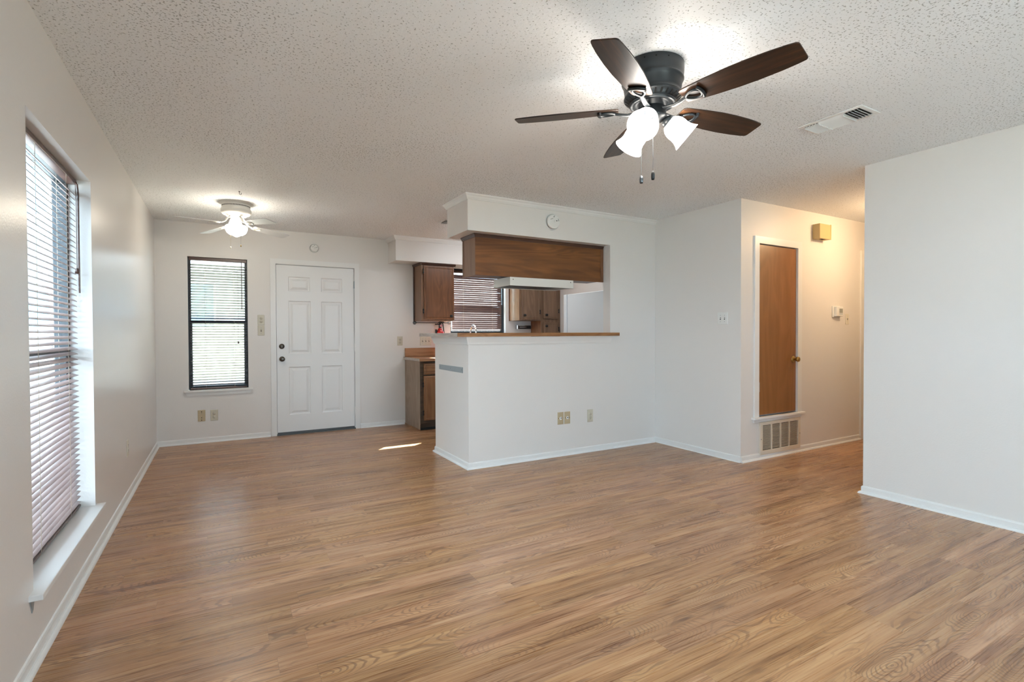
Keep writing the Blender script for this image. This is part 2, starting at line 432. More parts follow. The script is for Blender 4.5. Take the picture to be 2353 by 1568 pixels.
def wall_xz(mb, x0, x1, ya, yb, z0, z1, holes):
    """wall along x between ya and yb with rectangular holes (hx0, hx1, hz0, hz1)"""
    cur = x0
    for hx0, hx1, hz0, hz1 in sorted(holes):
        mb.box(cur, hx0, ya, yb, z0, z1)
        if hz0 > z0: mb.box(hx0, hx1, ya, yb, z0, hz0)
        if hz1 < z1: mb.box(hx0, hx1, ya, yb, hz1, z1)
        cur = hx1
    mb.box(cur, x1, ya, yb, z0, z1)
    return mb
def wall_yz(mb, y0, y1, xa, xb, z0, z1, holes):
    cur = y0
    for hy0, hy1, hz0, hz1 in sorted(holes):
        mb.box(xa, xb, cur, hy0, z0, z1)
        if hz0 > z0: mb.box(xa, xb, hy0, hy1, z0, hz0)
        if hz1 < z1: mb.box(xa, xb, hy0, hy1, hz1, z1)
        cur = hy1
    mb.box(xa, xb, cur, y1, z0, z1)
    return mb
LW = (2.490, 3.560, 0.262, 2.040)            # left window y0 y1 z0 z1
DW = (0.297, 0.882, 0.588, 2.068)            # dining window x0 x1 z0 z1
KW = (3.405, 4.285, 1.20, 2.125)             # kitchen window
DR = (1.176, 2.090, 0.0, 2.042)              # exterior door
FILL_REAR = (1.6, 3.2, 0.90, 2.10)                   # unseen window added in the rear wall for fill daylight
FILL_LEFT = (-1.30, -0.35, 0.10, 2.05)              # unseen glazed opening added behind the camera for fill daylight
TL = 0.165                                   # thickness of the left wall
struct('wall_left', wall_yz(MB(), YREAR, YB, -TL, 0, 0, H, [FILL_LEFT, LW]), 'wall_paint_satin')
struct('wall_back', wall_xz(MB(), -T, XE, YB, YB+T, 0, H, [DW, DR, KW]), 'wall_paint')
struct('wall_rear', wall_xz(MB(), -T, XR+T, YREAR-T, YREAR, 0, H, [FILL_REAR]), 'wall_paint')
m = MB(); m.box(XR, XR+T, YREAR, YR, 0, H); m.box(XR+T, XE, YR-T, YR, 0, H)
struct('wall_right', m, 'wall_paint')
CD = (5.022, 5.640, 0.405, 2.048)            # closet door
m = MB(); m.box(XR, XR+T, YH, YP+0.11, 0, H)
wall_xz(m, XR+T, XE, YH, YH+T, 0, H, [CD, (6.905, 7.72, 0, 2.06)])
struct('wall_hall', m, 'wall_paint')
struct('wall_hall_end', MB().box(XE, XE+T, YR-T, YB+T, 0, H), 'wall_paint')
struct('wall_kitchen', MB().box(XK, XK+T, YP+0.11, YB, 0, H), 'wall_paint')
JX = 4.130                                   # right jamb of the pass-through
m = MB()
m.box(XP, JX, YP, YP+0.11, 0, 1.172); m.box(JX, XR, YP, YP+0.11, 0, H)
m.box(XP, JX, YP, 4.565, 2.120, H); m.box(XP, XP+0.10, YP+0.11, 4.905, 0, 1.172)
m.box(XR, XK+T, YP, YP+0.11, 0, H)
struct('wall_peninsula', m, 'wall_paint')
struct('wall_soffit', MB().box(2.525, XK, 6.285, YB, 2.132, H), 'wall_paint')

# baseboards: flat board with a quarter round at its foot; (d = out from wall, z)
def qr(n=5, r=0.017, d0=0.009):
    return [(d0 + r*math.cos(t), r*math.sin(t)) for t in [PI/2*k/n for k in range(n+1)]]
BASE = [(0, 0)] + qr() + [(0.009, 0.046), (0.006, 0.054), (0, 0.057)]
def sweep(mb, prof, a, b, out, mitre_a=0, mitre_b=0, mi=0):
    """extrude prof along floor segment a->b; `out` = wall normal; mitre +1 lengthens with depth, -1 shortens"""
    a, b, out = Vector((*a, 0)), Vector((*b, 0)), Vector((*out, 0)); d = (b-a).normalized()
    def fn(p, k):
        base = (a - d*p[0]*mitre_a) if k == 0 else (b + d*p[0]*mitre_b)
        return base + out*p[0] + Vector((0, 0, p[1]))
    mb.prism(prof, fn, mi); return mb
struct('baseboard_left', sweep(MB(), BASE, (0, YREAR), (0, YB), (1, 0), 0, -1), 'trim_white')
m = sweep(MB(), BASE, (0, YB), (1.108, YB), (0, -1), -1, 0); sweep(m, BASE, (2.152, YB), (2.738, YB), (0, -1))
struct('baseboard_back', m, 'trim_white')
m = sweep(MB(), BASE, (XP, 4.905), (XP, YP), (-1, 0), 1, 1); sweep(m, BASE, (XP, YP), (XR, YP), (0, -1), 1, -1)
struct('baseboard_peninsula', m, 'trim_white')
BASE2 = [(0, 0)] + qr(5, 0.006, 0.008) + [(0.008, 0.048), (0.005, 0.056), (0, 0.059)]
m = sweep(MB(), BASE2, (XR, YP), (XR, YH), (-1, 0), -1, 0); sweep(m, BASE, (XR, YR), (XR, YREAR), (-1, 0), 1, 0)
struct('baseboard_right', m, 'trim_white')
struct('baseboard_hall', sweep(MB(), BASE, (XR, YH), (6.830, YH), (0, -1), 0, 0), 'trim_white')
struct('baseboard_hall_right', sweep(MB(), BASE, (XE, YR), (XR, YR), (0, 1), 0, 1), 'trim_white')

# crown moulding round the two soffits (d, z)
CROWN = [(0, H-0.048), (0.008, H-0.047), (0.011, H-0.040), (0.016, H-0.034), (0.022, H-0.020), (0.030, H-0.012), (0.034, H-0.010), (0.034, H), (0, H)]
m = sweep(MB(), CROWN, (XP, 4.565), (XP, YP), (-1, 0), 1, 1); sweep(m, CROWN, (XP, YP), (XR, YP), (0, -1), 1, 0)
struct('trim_1', m, 'trim_white')
CROWN2 = [(0, H-0.050), (0.010, H-0.048), (0.034, H-0.008), (0.034, H), (0, H)]
m = sweep(MB(), CROWN2, (2.525, YB), (2.525, 6.285), (-1, 0), 0, 1); sweep(m, CROWN2, (2.525, 6.285), (XK, 6.285), (0, -1), 1, 0)
struct('trim_2', m, 'trim_white')
# apron moulding under the bar top
APR = [(0, 1.104), (0.010, 1.104), (0.013, 1.112), (0.015, 1.125), (0.030, 1.160), (0.032, 1.176), (0, 1.176)]
m = sweep(MB(), APR, (XP, 4.905), (XP, YP), (-1, 0), 1, 1); struct('trim_3', m, 'trim_white')
m = sweep(MB(), APR, (XP, YP), (JX, YP), (0, -1), 1, 0); struct('trim_4', m, 'wall_paint')

# ------------------------------------------------------------------ windows (structure)
def window(num, axis, plane, inward, a0, a1, z0, z1, mid, stool=None, frame=0.028):
    """a0..a1 along the wall; plane = centre of the frame; axis 'x' (wall along x) or 'y' (wall along y)"""
    def bx(mb, u0, u1, d0, d1, zz0, zz1, mi=0):
        if axis == 'x': mb.box(u0, u1, plane+d0, plane+d1, zz0, zz1, mi)
        else: mb.box(plane+d0, plane+d1, u0, u1, zz0, zz1, mi)
    f = MB(); t = frame
    bx(f, a0, a0+t, -.03, .03, z0, z1); bx(f, a1-t, a1, -.03, .03, z0, z1)
    bx(f, a0+t, a1-t, -.03, .03, z0, z0+t); bx(f, a0+t, a1-t, -.03, .03, z1-t, z1)
    root = struct('window_%d' % num, f, 'bronze_frame')
    r = MB(); bx(r, a0+t, a1-t, -.026, .026, mid-.014, mid+.014)
    s = .010
    bx(r, a0+t, a0+t+s, -.02, .02, z0+t, mid-.014); bx(r, a1-t-s, a1-t, -.02, .02, z0+t, mid-.014); bx(r, a0+t+s, a1-t-s, -.02, .02, z0+t, z0+t+s*1.5)
    struct('sash', r, 'bronze_frame', root)
    for lo, hi in ((z0+t, mid-.014), (mid+.014, z1-t)):
        p = MB(); bx(p, a0+t, a1-t, -.003, .003, lo, hi); struct('pane', p, 'window_glass', root)
    if stool:
        p = MB(); stool(p); struct('window_sill', p, 'trim_white', root, 0.003)
    return root
def stool_left(p):
    p.box(-0.125, 0.040, LW[0]-0.055, LW[1]+0.045, LW[2]-0.018, LW[2]+0.004)
w1 = window(1, 'y', -0.126, 1, LW[0], LW[1], LW[2], LW[3], 1.12, stool_left)
p = MB(); p.prism([(LW[0]-.050, LW[2]-.018), (LW[0]+.012, LW[2]-.018), (LW[0]-.002, LW[2]-.040), (LW[0]-.012, LW[2]-.062), (LW[0]-.026, LW[2]-.070), (LW[0]-.034, LW[2]-.045)], lambda q, k: (.0003+.002*k, q[0], q[1])); struct('torn_edge', p, 'zinc_plate', w1)
def stool_dining(p):
    p.box(DW[0]-0.045, DW[1]+0.042, YB-0.035, YB+0.08, DW[2]-0.020, DW[2]+0.002)
    p.prism([(DW[0]-0.035, DW[2]-0.02), (DW[1]+0.030, DW[2]-0.02), (DW[1]+0.014, DW[2]-0.058), (DW[0]-0.015, DW[2]-0.058)],
            lambda q, k: (q[0], YB-0.001-0.014*k, q[1]))
window(2, 'x', YB+0.085, -1, DW[0], DW[1], DW[2], DW[3], 1.335, stool_dining)
def stool_kitchen(p): p.box(KW[0]-0.03, KW[1]+0.03, YB-0.02, YB+0.08, KW[2]-0.018, KW[2]+0.002)
window(3, 'x', YB+0.085, -1, KW[0], KW[1], KW[2], KW[3], 1.62, stool_kitchen)
window(5, 'y', -0.12, 1, FILL_LEFT[0], FILL_LEFT[1], FILL_LEFT[2], FILL_LEFT[3], 1.05)  # added opening, out of view, lets extra daylight in from the left
rear = window(4, 'x', YREAR-0.08, 1, FILL_REAR[0], FILL_REAR[1], FILL_REAR[2], FILL_REAR[3], 1.25)  # added opening, out of view, lets extra daylight in from behind
for k, (lo, hi) in enumerate(((FILL_REAR[0]-.06, FILL_REAR[1]+.06),)):
    p = MB(); p.box(lo, hi, YREAR, YREAR+.012, FILL_REAR[2]-.06, FILL_REAR[2]); struct('window_sill', p, 'trim_white', rear)  # sill of the added rear opening
# white casing of the kitchen window (top board and side boards)
m = MB(); m.box(KW[0]-0.03, KW[1]+0.0, YB-0.012, YB, KW[3]-0.002, 2.131); struct('trim_5', m, 'trim_white')

# ------------------------------------------------------------------ doors (structure)
def panel_face(mb, x0, x1, z0, z1, y, panels, out, prof, mi=0):
    """front of a panelled leaf at plane y; out = -1 faces -y. prof = [(inset, depth)...] rings of each panel"""
    xs = sorted({x0, x1, *[p[0] for p in panels], *[p[1] for p in panels]})
    zs = sorted({z0, z1, *[p[2] for p in panels], *[p[3] for p in panels]})
    for i in range(len(xs)-1):
        for j in range(len(zs)-1):
            cx, cz = (xs[i]+xs[i+1])/2, (zs[j]+zs[j+1])/2
            if any(p[0] < cx < p[1] and p[2] < cz < p[3] for p in panels): continue
            mb.add([(xs[i], y, zs[j]), (xs[i+1], y, zs[j]), (xs[i+1], y, zs[j+1]), (xs[i], y, zs[j+1])], [(0, 1, 2, 3)], mi)
    for a, b, c, d in panels:
        rings = [[(a, y, c), (b, y, c), (b, y, d), (a, y, d)]]
        for ins, dep in prof:
            yy = y - out*dep
            rings.append([(a+ins, yy, c+ins), (b-ins, yy, c+ins), (b-ins, yy, d-ins), (a+ins, yy, d-ins)])
        for r0, r1 in zip(rings, rings[1:]):
            mb.add(r0 + r1, [(k, (k+1) % 4, 4+(k+1) % 4, 4+k) for k in range(4)], mi)
        mb.add(rings[-1], [(0, 1, 2, 3)], mi)
def leaf_box(mb, x0, x1, z0, z1, y, thick, out, mi=0):
    yb = y - out*thick
    v = [(x0, y, z0), (x1, y, z0), (x1, y, z1), (x0, y, z1), (x0, yb, z0), (x1, yb, z0), (x1, yb, z1), (x0, yb, z1)]
    mb.add(v, [(0, 4, 5, 1), (1, 5, 6, 2), (2, 6, 7, 3), (3, 7, 4, 0), (4, 7, 6, 5)], mi)
def casing(mb, x0, x1, z0, z1, y, wd, out=-1, t=0.014, bottom=False):
    """flat mitred casing round an opening"""
    for k, quad in enumerate([
        [(x0-wd, z0 - (wd if bottom else 0)), (x0, z0), (x0, z1), (x0-wd, z1+wd)], [(x0-wd, z1+wd), (x0, z1), (x1, z1), (x1+wd, z1+wd)],
        [(x1, z1), (x1, z0), (x1+wd, z0 - (wd if bottom else 0)), (x1+wd, z1+wd)]]):
        mb.prism(quad, lambda q, e: (q[0], y + out*t*e, q[1]))

d1 = empty('door_1', (1.633, YB, 0)); tag(d1, kind='structure')
m = MB(); casing(m, DR[0], DR[1], 0.0, DR[3], YB, 0.058); struct('door_casing', m, 'trim_white', d1, 0.003)
m = MB(); jx0, jx1 = DR[0], DR[1]
m.box(jx0, jx0+0.004, YB+0.002, YB+0.10, 0, DR[3]); m.box(jx1-0.004, jx1, YB+0.002, YB+0.10, 0, DR[3]); m.box(jx0, jx1, YB+0.002, YB+0.10, DR[3]-0.004, DR[3])
m.box(jx0+.004, jx0+.02, YB+0.05, YB+0.10, 0, DR[3]); m.box(jx1-.02, jx1-.004, YB+0.05, YB+0.10, 0, DR[3]); m.box(jx0, jx1, YB+0.05, YB+0.10, DR[3]-0.02, DR[3]-.004)
struct('door_frame', m, 'trim_white', d1)
m = MB(); sx0, sx1, sz0, sz1 = 1.183, 2.082, 0.034, 2.033
PAN = [(1.315, 1.560, 1.722, 1.898), (1.688, 1.940, 1.722, 1.898), (1.315, 1.568, 0.966, 1.608), (1.688, 1.936, 0.966, 1.608), (1.315, 1.558, 0.236, 0.814), (1.688, 1.934, 0.236, 0.814)]
leaf_box(m, sx0, sx1, sz0, sz1, YB+0.006, 0.042, -1)
panel_face(m, sx0, sx1, sz0, sz1, YB+0.006, PAN, -1, [(0.010, 0.009), (0.022, 0.010), (0.048, 0.002)])
struct('door_leaf', m, 'door_white', d1)
m = MB(); m.box(DR[0], DR[1], YB-0.02, YB+0.06, 0.0, 0.014); m.box(DR[0]+.01, DR[1]-.01, YB+0.006, YB+0.03, 0.014, 0.034)
struct('threshold', m, ['threshold_metal'], d1)
def knob(parent, name, c, out, rose, ball, dep, mat, deadbolt=False):
    m = MB(); a = Vector(out)
    m.lathe([(rose, 0), (rose, .004), (rose*.86, .009), (rose*.42, .011)], c, a, 24, 0, True, True)
    if deadbolt: m.lathe([(rose*.42, .01), (rose*.40, .02), (rose*.3, .022), (0, .022)], c, a, 16); m.obox(Vector(c)+a*.027, (1, 0, 0), (0, 0, 1), a, .004, .014, .008)
    else: m.lathe([(rose*.38, .010), (rose*.34, dep*.45), (ball*.75, dep*.55), (ball, dep*.78), (ball*.86, dep*.96), (ball*.4, dep), (0, dep)], c, a, 24)
    return struct(name, m, mat, parent)
knob(d1, 'deadbolt', (1.238, YB+0.006, 1.062), (0, -1, 0), .031, .02, .03, 'knob_bronze', True)
knob(d1, 'door_knob', (1.240, YB+0.006, 0.911), (0, -1, 0), .031, .028, .058, 'knob_bronze')
for z in (1.83, 1.035, 0.235):
    m = MB(); m.cyl((2.086, YB-0.006, z-.045), (2.086, YB-0.006, z+.045), .006, 10); m.box(2.080, 2.092, YB-.004, YB+.002, z-.045, z+.045)
    struct('hinge', m, 'trim_white' if z < 1.5 else 'zinc_plate', d1)

d2 = empty('door_2', (5.33, YH, 0.405)); tag(d2, kind='structure')
m = MB(); casing(m, CD[0], CD[1], CD[2], CD[3], YH, 0.066, -1, 0.014); struct('door_casing', m, 'trim_white', d2, 0.003)
m = MB(); m.box(4.925, 5.738, YH-0.040, YH+0.02, 0.384, 0.405); m.box(4.945, 5.705, YH-0.016, YH, 0.352, 0.384); struct('door_ledge', m, 'trim_white', d2, 0.004)
m = MB(); m.box(CD[0]+.006, CD[1]-.006, YH+0.004, YH+0.036, CD[2]+.012, CD[3]-.008); struct('door_leaf', m, 'closet_door', d2, 0.002)
m = MB(); m.box(CD[0], CD[0]+.004, YH+.001, YH+T, CD[2], CD[3]); m.box(CD[1]-.004, CD[1], YH+.001, YH+T, CD[2], CD[3]); m.box(CD[0], CD[1], YH+.04, YH+T, CD[2], CD[3])
struct('door_frame', m, 'trim_white', d2)
knob(d2, 'door_knob', (5.590, YH+0.004, 0.938), (0, -1, 0), .032, .026, .062, 'brass')
for z, mt in ((1.835, 'black_iron'), (0.685, 'zinc_plate')):
    m = MB(); m.cyl((CD[0]+.006, YH-.005, z-.045), (CD[0]+.006, YH-.005, z+.045), .006, 10); m.box(CD[0]+.006, CD[0]+.028, YH+.001, YH+.004, z-.045, z+.045); struct('hinge', m, mt, d2)
d3 = empty('door_3', (7.31, YH, 0)); tag(d3, kind='structure')
m = MB(); casing(m, 6.905, 7.72, 0, 2.06, YH, 0.062); struct('door_casing', m, 'trim_white', d3, 0.003)
m = MB(); leaf_box(m, 6.905, 7.72, .01, 2.06, YH+0.03, .04, -1); panel_face(m, 6.905, 7.72, .01, 2.06, YH+.03, [(7.0, 7.62, .25, 1.9)], -1, [(.01, .006)]); struct('door_leaf', m, 'door_white', d3)

# ------------------------------------------------------------------ kitchen
def cab_door(name, parent, x0, x1, z0, z1, y, mat, knob_at=None, hinges=(), t=0.019, knob_mat='black_iron', stain=False):
    m = MB(); leaf_box(m, x0, x1, z0, z1, y, t, -1)
    panel_face(m, x0, x1, z0, z1, y, [(x0+.012, x1-.012, z0+.012, z1-.012)], -1, [(.004, -.003), (.010, -.003), (.014, .002), (.018, -.001)])
    d = build(name, m, mat, parent)
    if knob_at:
        k = MB(); k.lathe([(.019, 0), (.018, .003), (.008, .005), (.007, .014), (.015, .018), (.017, .024), (.010, .030), (0, .031)], (knob_at[0], y-.002, knob_at[1]), (0, -1, 0), 16, 0, True, True)
        build('knob', k, knob_mat, d)
    for hx, hz in hinges:
        h = MB(); h.lathe([(.011, 0), (.011, .003), (0, .004)], (hx, y+.001, hz+.018), (0, -1, 0), 12); h.lathe([(.011, 0), (.011, .003), (0, .004)], (hx, y+.001, hz-.018), (0, -1, 0), 12)
        h.cyl((hx, y-.003, hz-.032), (hx, y-.003, hz+.032), .006, 10); build('hinge', h, 'black_iron', d)
    return d

# wall cabinet left of the kitchen window
c1 = tag(empty('wall_cabinet', (3.10, 6.46, 1.376)), 'dark walnut-stained wall cabinet with one door, above the towel bar', 'cabinet')
m = MB(); m.box(2.872, 3.330, 6.330, 6.622, 1.376, 2.118); build('cabinet_body', m, 'walnut_stain_side', c1, bevel=.002)
m = MB(); m.box(2.862, 2.872, 6.59, 6.622, 1.376, 2.118); build('scribe_strip', m, 'dark_edge', c1)
m = MB(); m.prism([(0, 2.100), (.012, 2.102), (.022, 2.118), (.024, 2.130), (0, 2.130)], lambda q, k: ((2.850, 3.350)[k], 6.330-q[0], q[1]))
m.prism([(0, 2.100), (.012, 2.102), (.020, 2.118), (.020, 2.130), (0, 2.130)], lambda q, k: (2.872-q[0], (6.310, 6.622)[k], q[1])); build('crown_strip', m, 'dark_edge', c1)
cab_door('door', c1, 2.905, 3.325, 1.396, 2.092, 6.311, 'walnut_stain', (3.281, 1.440), [(2.896, 2.02), (2.896, 1.50)])

# right wall cabinet
c2 = tag(empty('wall_cabinet', (4.53, 6.46, 1.392)), 'brown wall cabinet with a bright glossy side, right of the kitchen window', 'cabinet')
m = MB(); m.box(4.350, 4.725, 6.330, 6.622, 1.392, 2.130); build('cabinet_body', m, 'oak_back', c2, bevel=.002)
m = MB(); m.box(4.346, 4.350, 6.335, 6.600, 1.396, 2.128); build('side_panel', m, 'cabinet_side_gloss', c2)
m = MB(); m.box(4.338, 4.350, 6.600, 6.622, 1.392, 2.130); build('scribe_strip', m, 'walnut_stain', c2)
cab_door('door', c2, 4.372, 4.688, 1.412, 2.110, 6.311, 'oak_back', (4.428, 1.470), [(4.694, 1.52), (4.694, 2.0)])
# tall pantry
c3 = tag(empty('pantry_cabinet', (4.90, 6.46, 0)), 'tall brown pantry cabinet with stacked doors in the kitchen corner', 'cabinet')
m = MB(); m.box(4.727, XK-.002, 6.345, 6.622, 0.0, 2.130); build('cabinet_body', m, 'oak_back', c3, bevel=.002)
m = MB(); m.box(4.724, 4.727, 6.350, 6.61, 0.93, 1.39); build('side_panel', m, 'oak_door', c3)
cab_door('door', c3, 4.765, 5.030, 1.425, 2.110, 6.326, 'oak_back', (4.815, 1.480), [(5.038, 1.54), (5.038, 2.0)])
cab_door('door', c3, 4.765, 5.030, 0.12, 1.372, 6.326, 'oak_back', (4.815, 1.315), [(5.038, 1.27), (5.038, .25)])

# base cabinets, sink run
c4 = tag(empty('base_cabinet', (3.0, 6.32, 0)), 'worn oak base cabinet with one drawer and one door, behind the peninsula end', 'cabinet')
m = MB(); m.box(2.742, 3.290, 6.040, 6.622, 0.09, 0.862); m.box(2.742, 2.756, 6.06, 6.622, 0, .09); build('cabinet_body', m, 'oak_worn', c4, bevel=.002)
m = MB(); m.box(2.744, 3.290, 6.026, 6.040, 0.09, 0.862); build('face_frame', m, 'toe_kick_brown', c4)
m = MB(); m.box(2.756, 3.290, 6.085, 6.10, 0.0, 0.09); build('toe_kick', m, 'toe_kick_brown', c4)
m = MB(); m.box(2.756, 3.290, 6.078, 6.085, 0.0, 0.03); build('rubber_base', m, 'rubber', c4)
m = MB(); m.box(2.732, 2.742, 6.045, 6.622, 0.0, 0.018); build('shoe_strip', m, 'oak_door', c4)
cab_door('drawer', c4, 2.785, 3.270, 0.700, 0.838, 6.007, 'oak_drawer', (2.985, .765))
cab_door('door', c4, 2.785, 3.270, 0.130, 0.682, 6.007, 'oak_door', (3.225, .62), [(2.775, .575), (2.775, .225)])
c5 = tag(empty('base_cabinet', (4.0, 6.32, 0)), 'oak sink base cabinet with two doors under the kitchen window', 'cabinet')
m = MB(); m.box(3.292, 4.722, 6.030, 6.622, 0.09, 0.862); m.box(3.292, 4.722, 6.09, 6.622, 0, .09); build('cabinet_body', m, 'oak_worn', c5, bevel=.002)
for a, b in ((3.32, 4.0), (4.02, 4.70)): cab_door('door', c5, a, b, .13, .838, 6.011, 'oak_door', ((b-.04 if a < 3.5 else a+.04), .77))
wt = tag(empty('kitchen_worktop', (3.7, 6.3, 0.862)), 'wood-patterned laminate worktop with upstand along the kitchen back wall', 'worktop')
m = MB(); m.box(2.725, 4.722, 5.990, 6.622, 0.864, 0.8995); build('counter_slab', m, 'laminate_top', wt, bevel=.004)
m = MB(); m.box(2.7235, 2.725, 5.994, 6.622, 0.866, 0.899); build('edge_band', m, 'laminate_edge', wt)
m = MB(); m.box(2.740, 4.722, 6.602, 6.622, 0.900, 1.016); build('upstand', m, 'laminate_top', wt, bevel=.003)
# sink tap
t = tag(empty('kitchen_tap', (3.655, 6.50, 0.900)), 'chrome gooseneck tap rising in front of the kitchen window blind', 'tap')
m = MB(); m.lathe([(.028, 0), (.028, .008), (.016, .02), (.014, .05)], (3.655, 6.50, .9), (0, 0, 1), 20, 0, True, True); build('tap_base', m, 'chrome', t)
pts = [(3.655, 6.50, .93), (3.655, 6.50, 1.15)] + [(3.655, 6.50-.085+.085*math.cos(a), 1.235+.085*math.sin(a)) for a in [PI*k/12 for k in range(13)]] + [(3.655, 6.33, 1.17)]
m = MB(); m.tube(pts, .012, 14); build('spout', m, 'chrome', t)
# fire extinguisher
fx = tag(empty('fire_extinguisher', (3.165, 6.42, 0.900)), 'red fire extinguisher with black valve handle standing on the kitchen worktop', 'fire extinguisher')
ex, ey, ez = 3.165, 6.42, .9
m = MB(); m.lathe([(.050, 0), (.054, .006), (.054, .285), (.052, .315), (.043, .345), (.028, .368), (.018, .378), (.016, .39)], (ex, ey, ez), (0, 0, 1), 28, 0, True, True, True); build('cylinder', m, 'red_paint', fx)
m = MB(); m.lathe([(.018, .385), (.018, .43), (.012, .45), (0, .45)], (ex, ey, ez), (0, 0, 1), 16); m.cyl((ex+.004, ey-.014, ez+.415), (ex+.004, ey-.030, ez+.415), .020, 18)
build('valve', m, 'black_plastic', fx)
m = MB(); m.lathe([(.0185, 0), (.0185, .002), (0, .002)], (ex+.004, ey-.030, ez+.415), (0, -1, 0), 18); build('gauge', m, 'gauge_face', fx)
m = MB(); m.tube([(ex+.055, ey, ez+.462), (ex, ey, ez+.462), (ex-.035, ey, ez+.448)], .008, 8, flat=(1.2, .8)); m.tube([(ex-.005, ey, ez+.432), (ex-.070, ey, ez+.432)], .0075, 8)
build('handle', m, 'black_plastic', fx)
m = MB(); m.tube([(ex+.015, ey, ez+.455), (ex+.042, ey, ez+.44), (ex+.046, ey, ez+.40), (ex+.055, ey, ez+.33), (ex+.060, ey, ez+.24)], .0075, 8); build('hose', m, 'black_plastic', fx)
m = MB(); m.box(ex-.064, ex-.050, ey-.02, ey+.02, ez, ez+.365); build('bracket_strap', m, 'black_plastic', fx)
# towel bar
tb = tag(empty('towel_bar', (3.12, YB-.03, 1.355)), 'thin steel towel bar with round ends under the left wall cabinet', 'towel bar')
m = MB(); m.cyl((2.885, YB-.045, 1.355), (3.37, YB-.045, 1.355), .006, 12); build('bar', m, 'steel_dark', tb)
for x in (2.880, 3.373):
    m = MB(); m.lathe([(.024, 0), (.024, .006), (.014, .012), (.010, .05), (.013, .055), (0, .056)], (x, YB-.0005, 1.355), (0, -1, 0), 20, 0, True, True); build('end_mount', m, 'steel_dark' if x < 3 else 'chrome', tb)
# slim dispenser on the wall between cabinet and worktop
dp = tag(empty('wall_dispenser', (4.60, YB, 1.29)), 'slim black and chrome dispenser bar on the wall under the right wall cabinet', 'dispenser')
m = MB(); m.box(4.475, 4.700, YB-.045, YB-.001, 1.275, 1.330); build('housing', m, 'black_plastic', dp, bevel=.004)
m = MB(); m.box(4.455, 4.477, YB-.050, YB-.001, 1.270, 1.334); build('end_cap', m, 'chrome', dp, bevel=.004)
m = MB(); m.box(4.478, 4.700, YB-.050, YB-.045, 1.322, 1.330); m.box(4.50, 4.62, YB-.047, YB-.045, 1.297, 1.304); build('chrome_strip', m, 'chrome', dp)

# refrigerator: back to the pass-through wall, seen from its side
fr = tag(empty('refrigerator', (4.60, 4.65, 0)), 'white refrigerator seen from its side through the pass-through', 'refrigerator')
m = MB(); m.box(4.222, 4.940, 4.250, 4.985, 0.02, 1.672); build('cabinet_body', m, 'appliance_white', fr, bevel=.008)
m = MB(); m.box(4.230, 4.932, 4.985, 5.000, 0.10, 1.668); build('gasket', m, 'gasket', fr)
m = MB(); m.box(4.222, 4.940, 5.000, 5.062, 1.16, 1.672); build('freezer_door', m, 'appliance_white', fr, bevel=.008)
m = MB(); m.box(4.222, 4.940, 5.000, 5.062, 0.10, 1.150); build('door', m, 'appliance_white', fr, bevel=.008)
m = MB(); m.box(4.25, 4.92, 4.27, 4.97, 0.0, 0.02); build('foot_rail', m, 'black_plastic', fr)

# hood cabinet (back panel towards the room) and range hood
hc = tag(empty('hood_cabinet', (3.37, 4.34, 1.735)), 'long reddish-brown wood cabinet hanging from the soffit over the bar', 'cabinet')
FX0, FX1, FY0, FY1, FZ0, FZ1 = 2.630, 4.122, 4.205, 4.480, 1.742, 2.118
m = MB(); m.box(FX0+.004, FX1, FY0+.008, FY1, FZ0+.012, FZ1); build('cabinet_body', m, 'dark_edge', hc)
m = MB(); m.box(FX0, FX1, FY0, FY0+.008, FZ0, FZ1-.004); build('back_panel', m, 'fascia_veneer', hc, bevel=.001)
m = MB(); m.box(FX0, FX0+.004, FY0+.008, FY1-.02, FZ0, FZ1-.004); build('end_panel', m, 'fascia_end', hc)
m = MB(); m.box(FX0-.006, FX0+.012, FY1-.02, FY1+.002, FZ0, FZ1-.004); build('corner_strip', m, 'walnut_stain', hc, bevel=.003)
m = MB(); PR = [(0, FZ1-.030), (.006, FZ1-.030), (.012, FZ1-.016), (.020, FZ1-.006), (.020, FZ1+.001), (0, FZ1+.001)]
m.prism(PR, lambda q, k: ((FX0-q[0], FX1)[k], FY0-q[0]*.7, q[1])); m.prism(PR, lambda q, k: (FX0-q[0], (FY0-q[0]*.7, FY1+.01)[k], q[1])); build('crown_strip', m, 'dark_edge', hc)
m = MB(); m.box(FX1-.030, FX1, FY0-.006, FY0, FZ0, FZ1-.030); m.tube([(FX1-.033, FY0-.003, FZ0), (FX1-.033, FY0-.003, FZ1-.03)], .004, 6); build('edge_moulding', m, 'walnut_stain', hc, bevel=.002)
rh = tag(empty('range_hood', (3.35, 4.36, 1.66)), 'off-white metal range hood under the long wood cabinet', 'range hood')
HX0, HX1, HY0, HY1, HZ0, HZ1 = 2.982, 3.724, 4.190, 4.520, 1.660, 1.741
m = MB(); m.box(HX0, HX1, HY0, HY0+.004, HZ0, HZ1); m.box(HX0, HX0+.004, HY0, HY1, HZ0, HZ1); m.box(HX1-.004, HX1, HY0, HY1, HZ0, HZ1); m.box(HX0, HX1, HY1-.004, HY1, HZ0, HZ1); m.box(HX0, HX1, HY0, HY1, HZ1-.004, HZ1-.001)
m.box(HX0, HX1, HY1-.018, HY1, HZ0, HZ0+.004)
build('hood_shell', m, 'hood_enamel', rh, bevel=.0015)
for a, b in ((HX0+.02, HX0+.36), (HX0+.37, HX1-.17)):
    m = MB(); m.box(a, b, HY0+.006, HY1-.018, HZ0+.005, HZ0+.009, 0)
    for k in range(9): yy = HY0+.03+k*.031; m.box(a, b, yy, yy+.012, HZ0+.002, HZ0+.005, 1)
    build('grease_filter', m, ['filter_mesh', 'steel_dark'], rh)
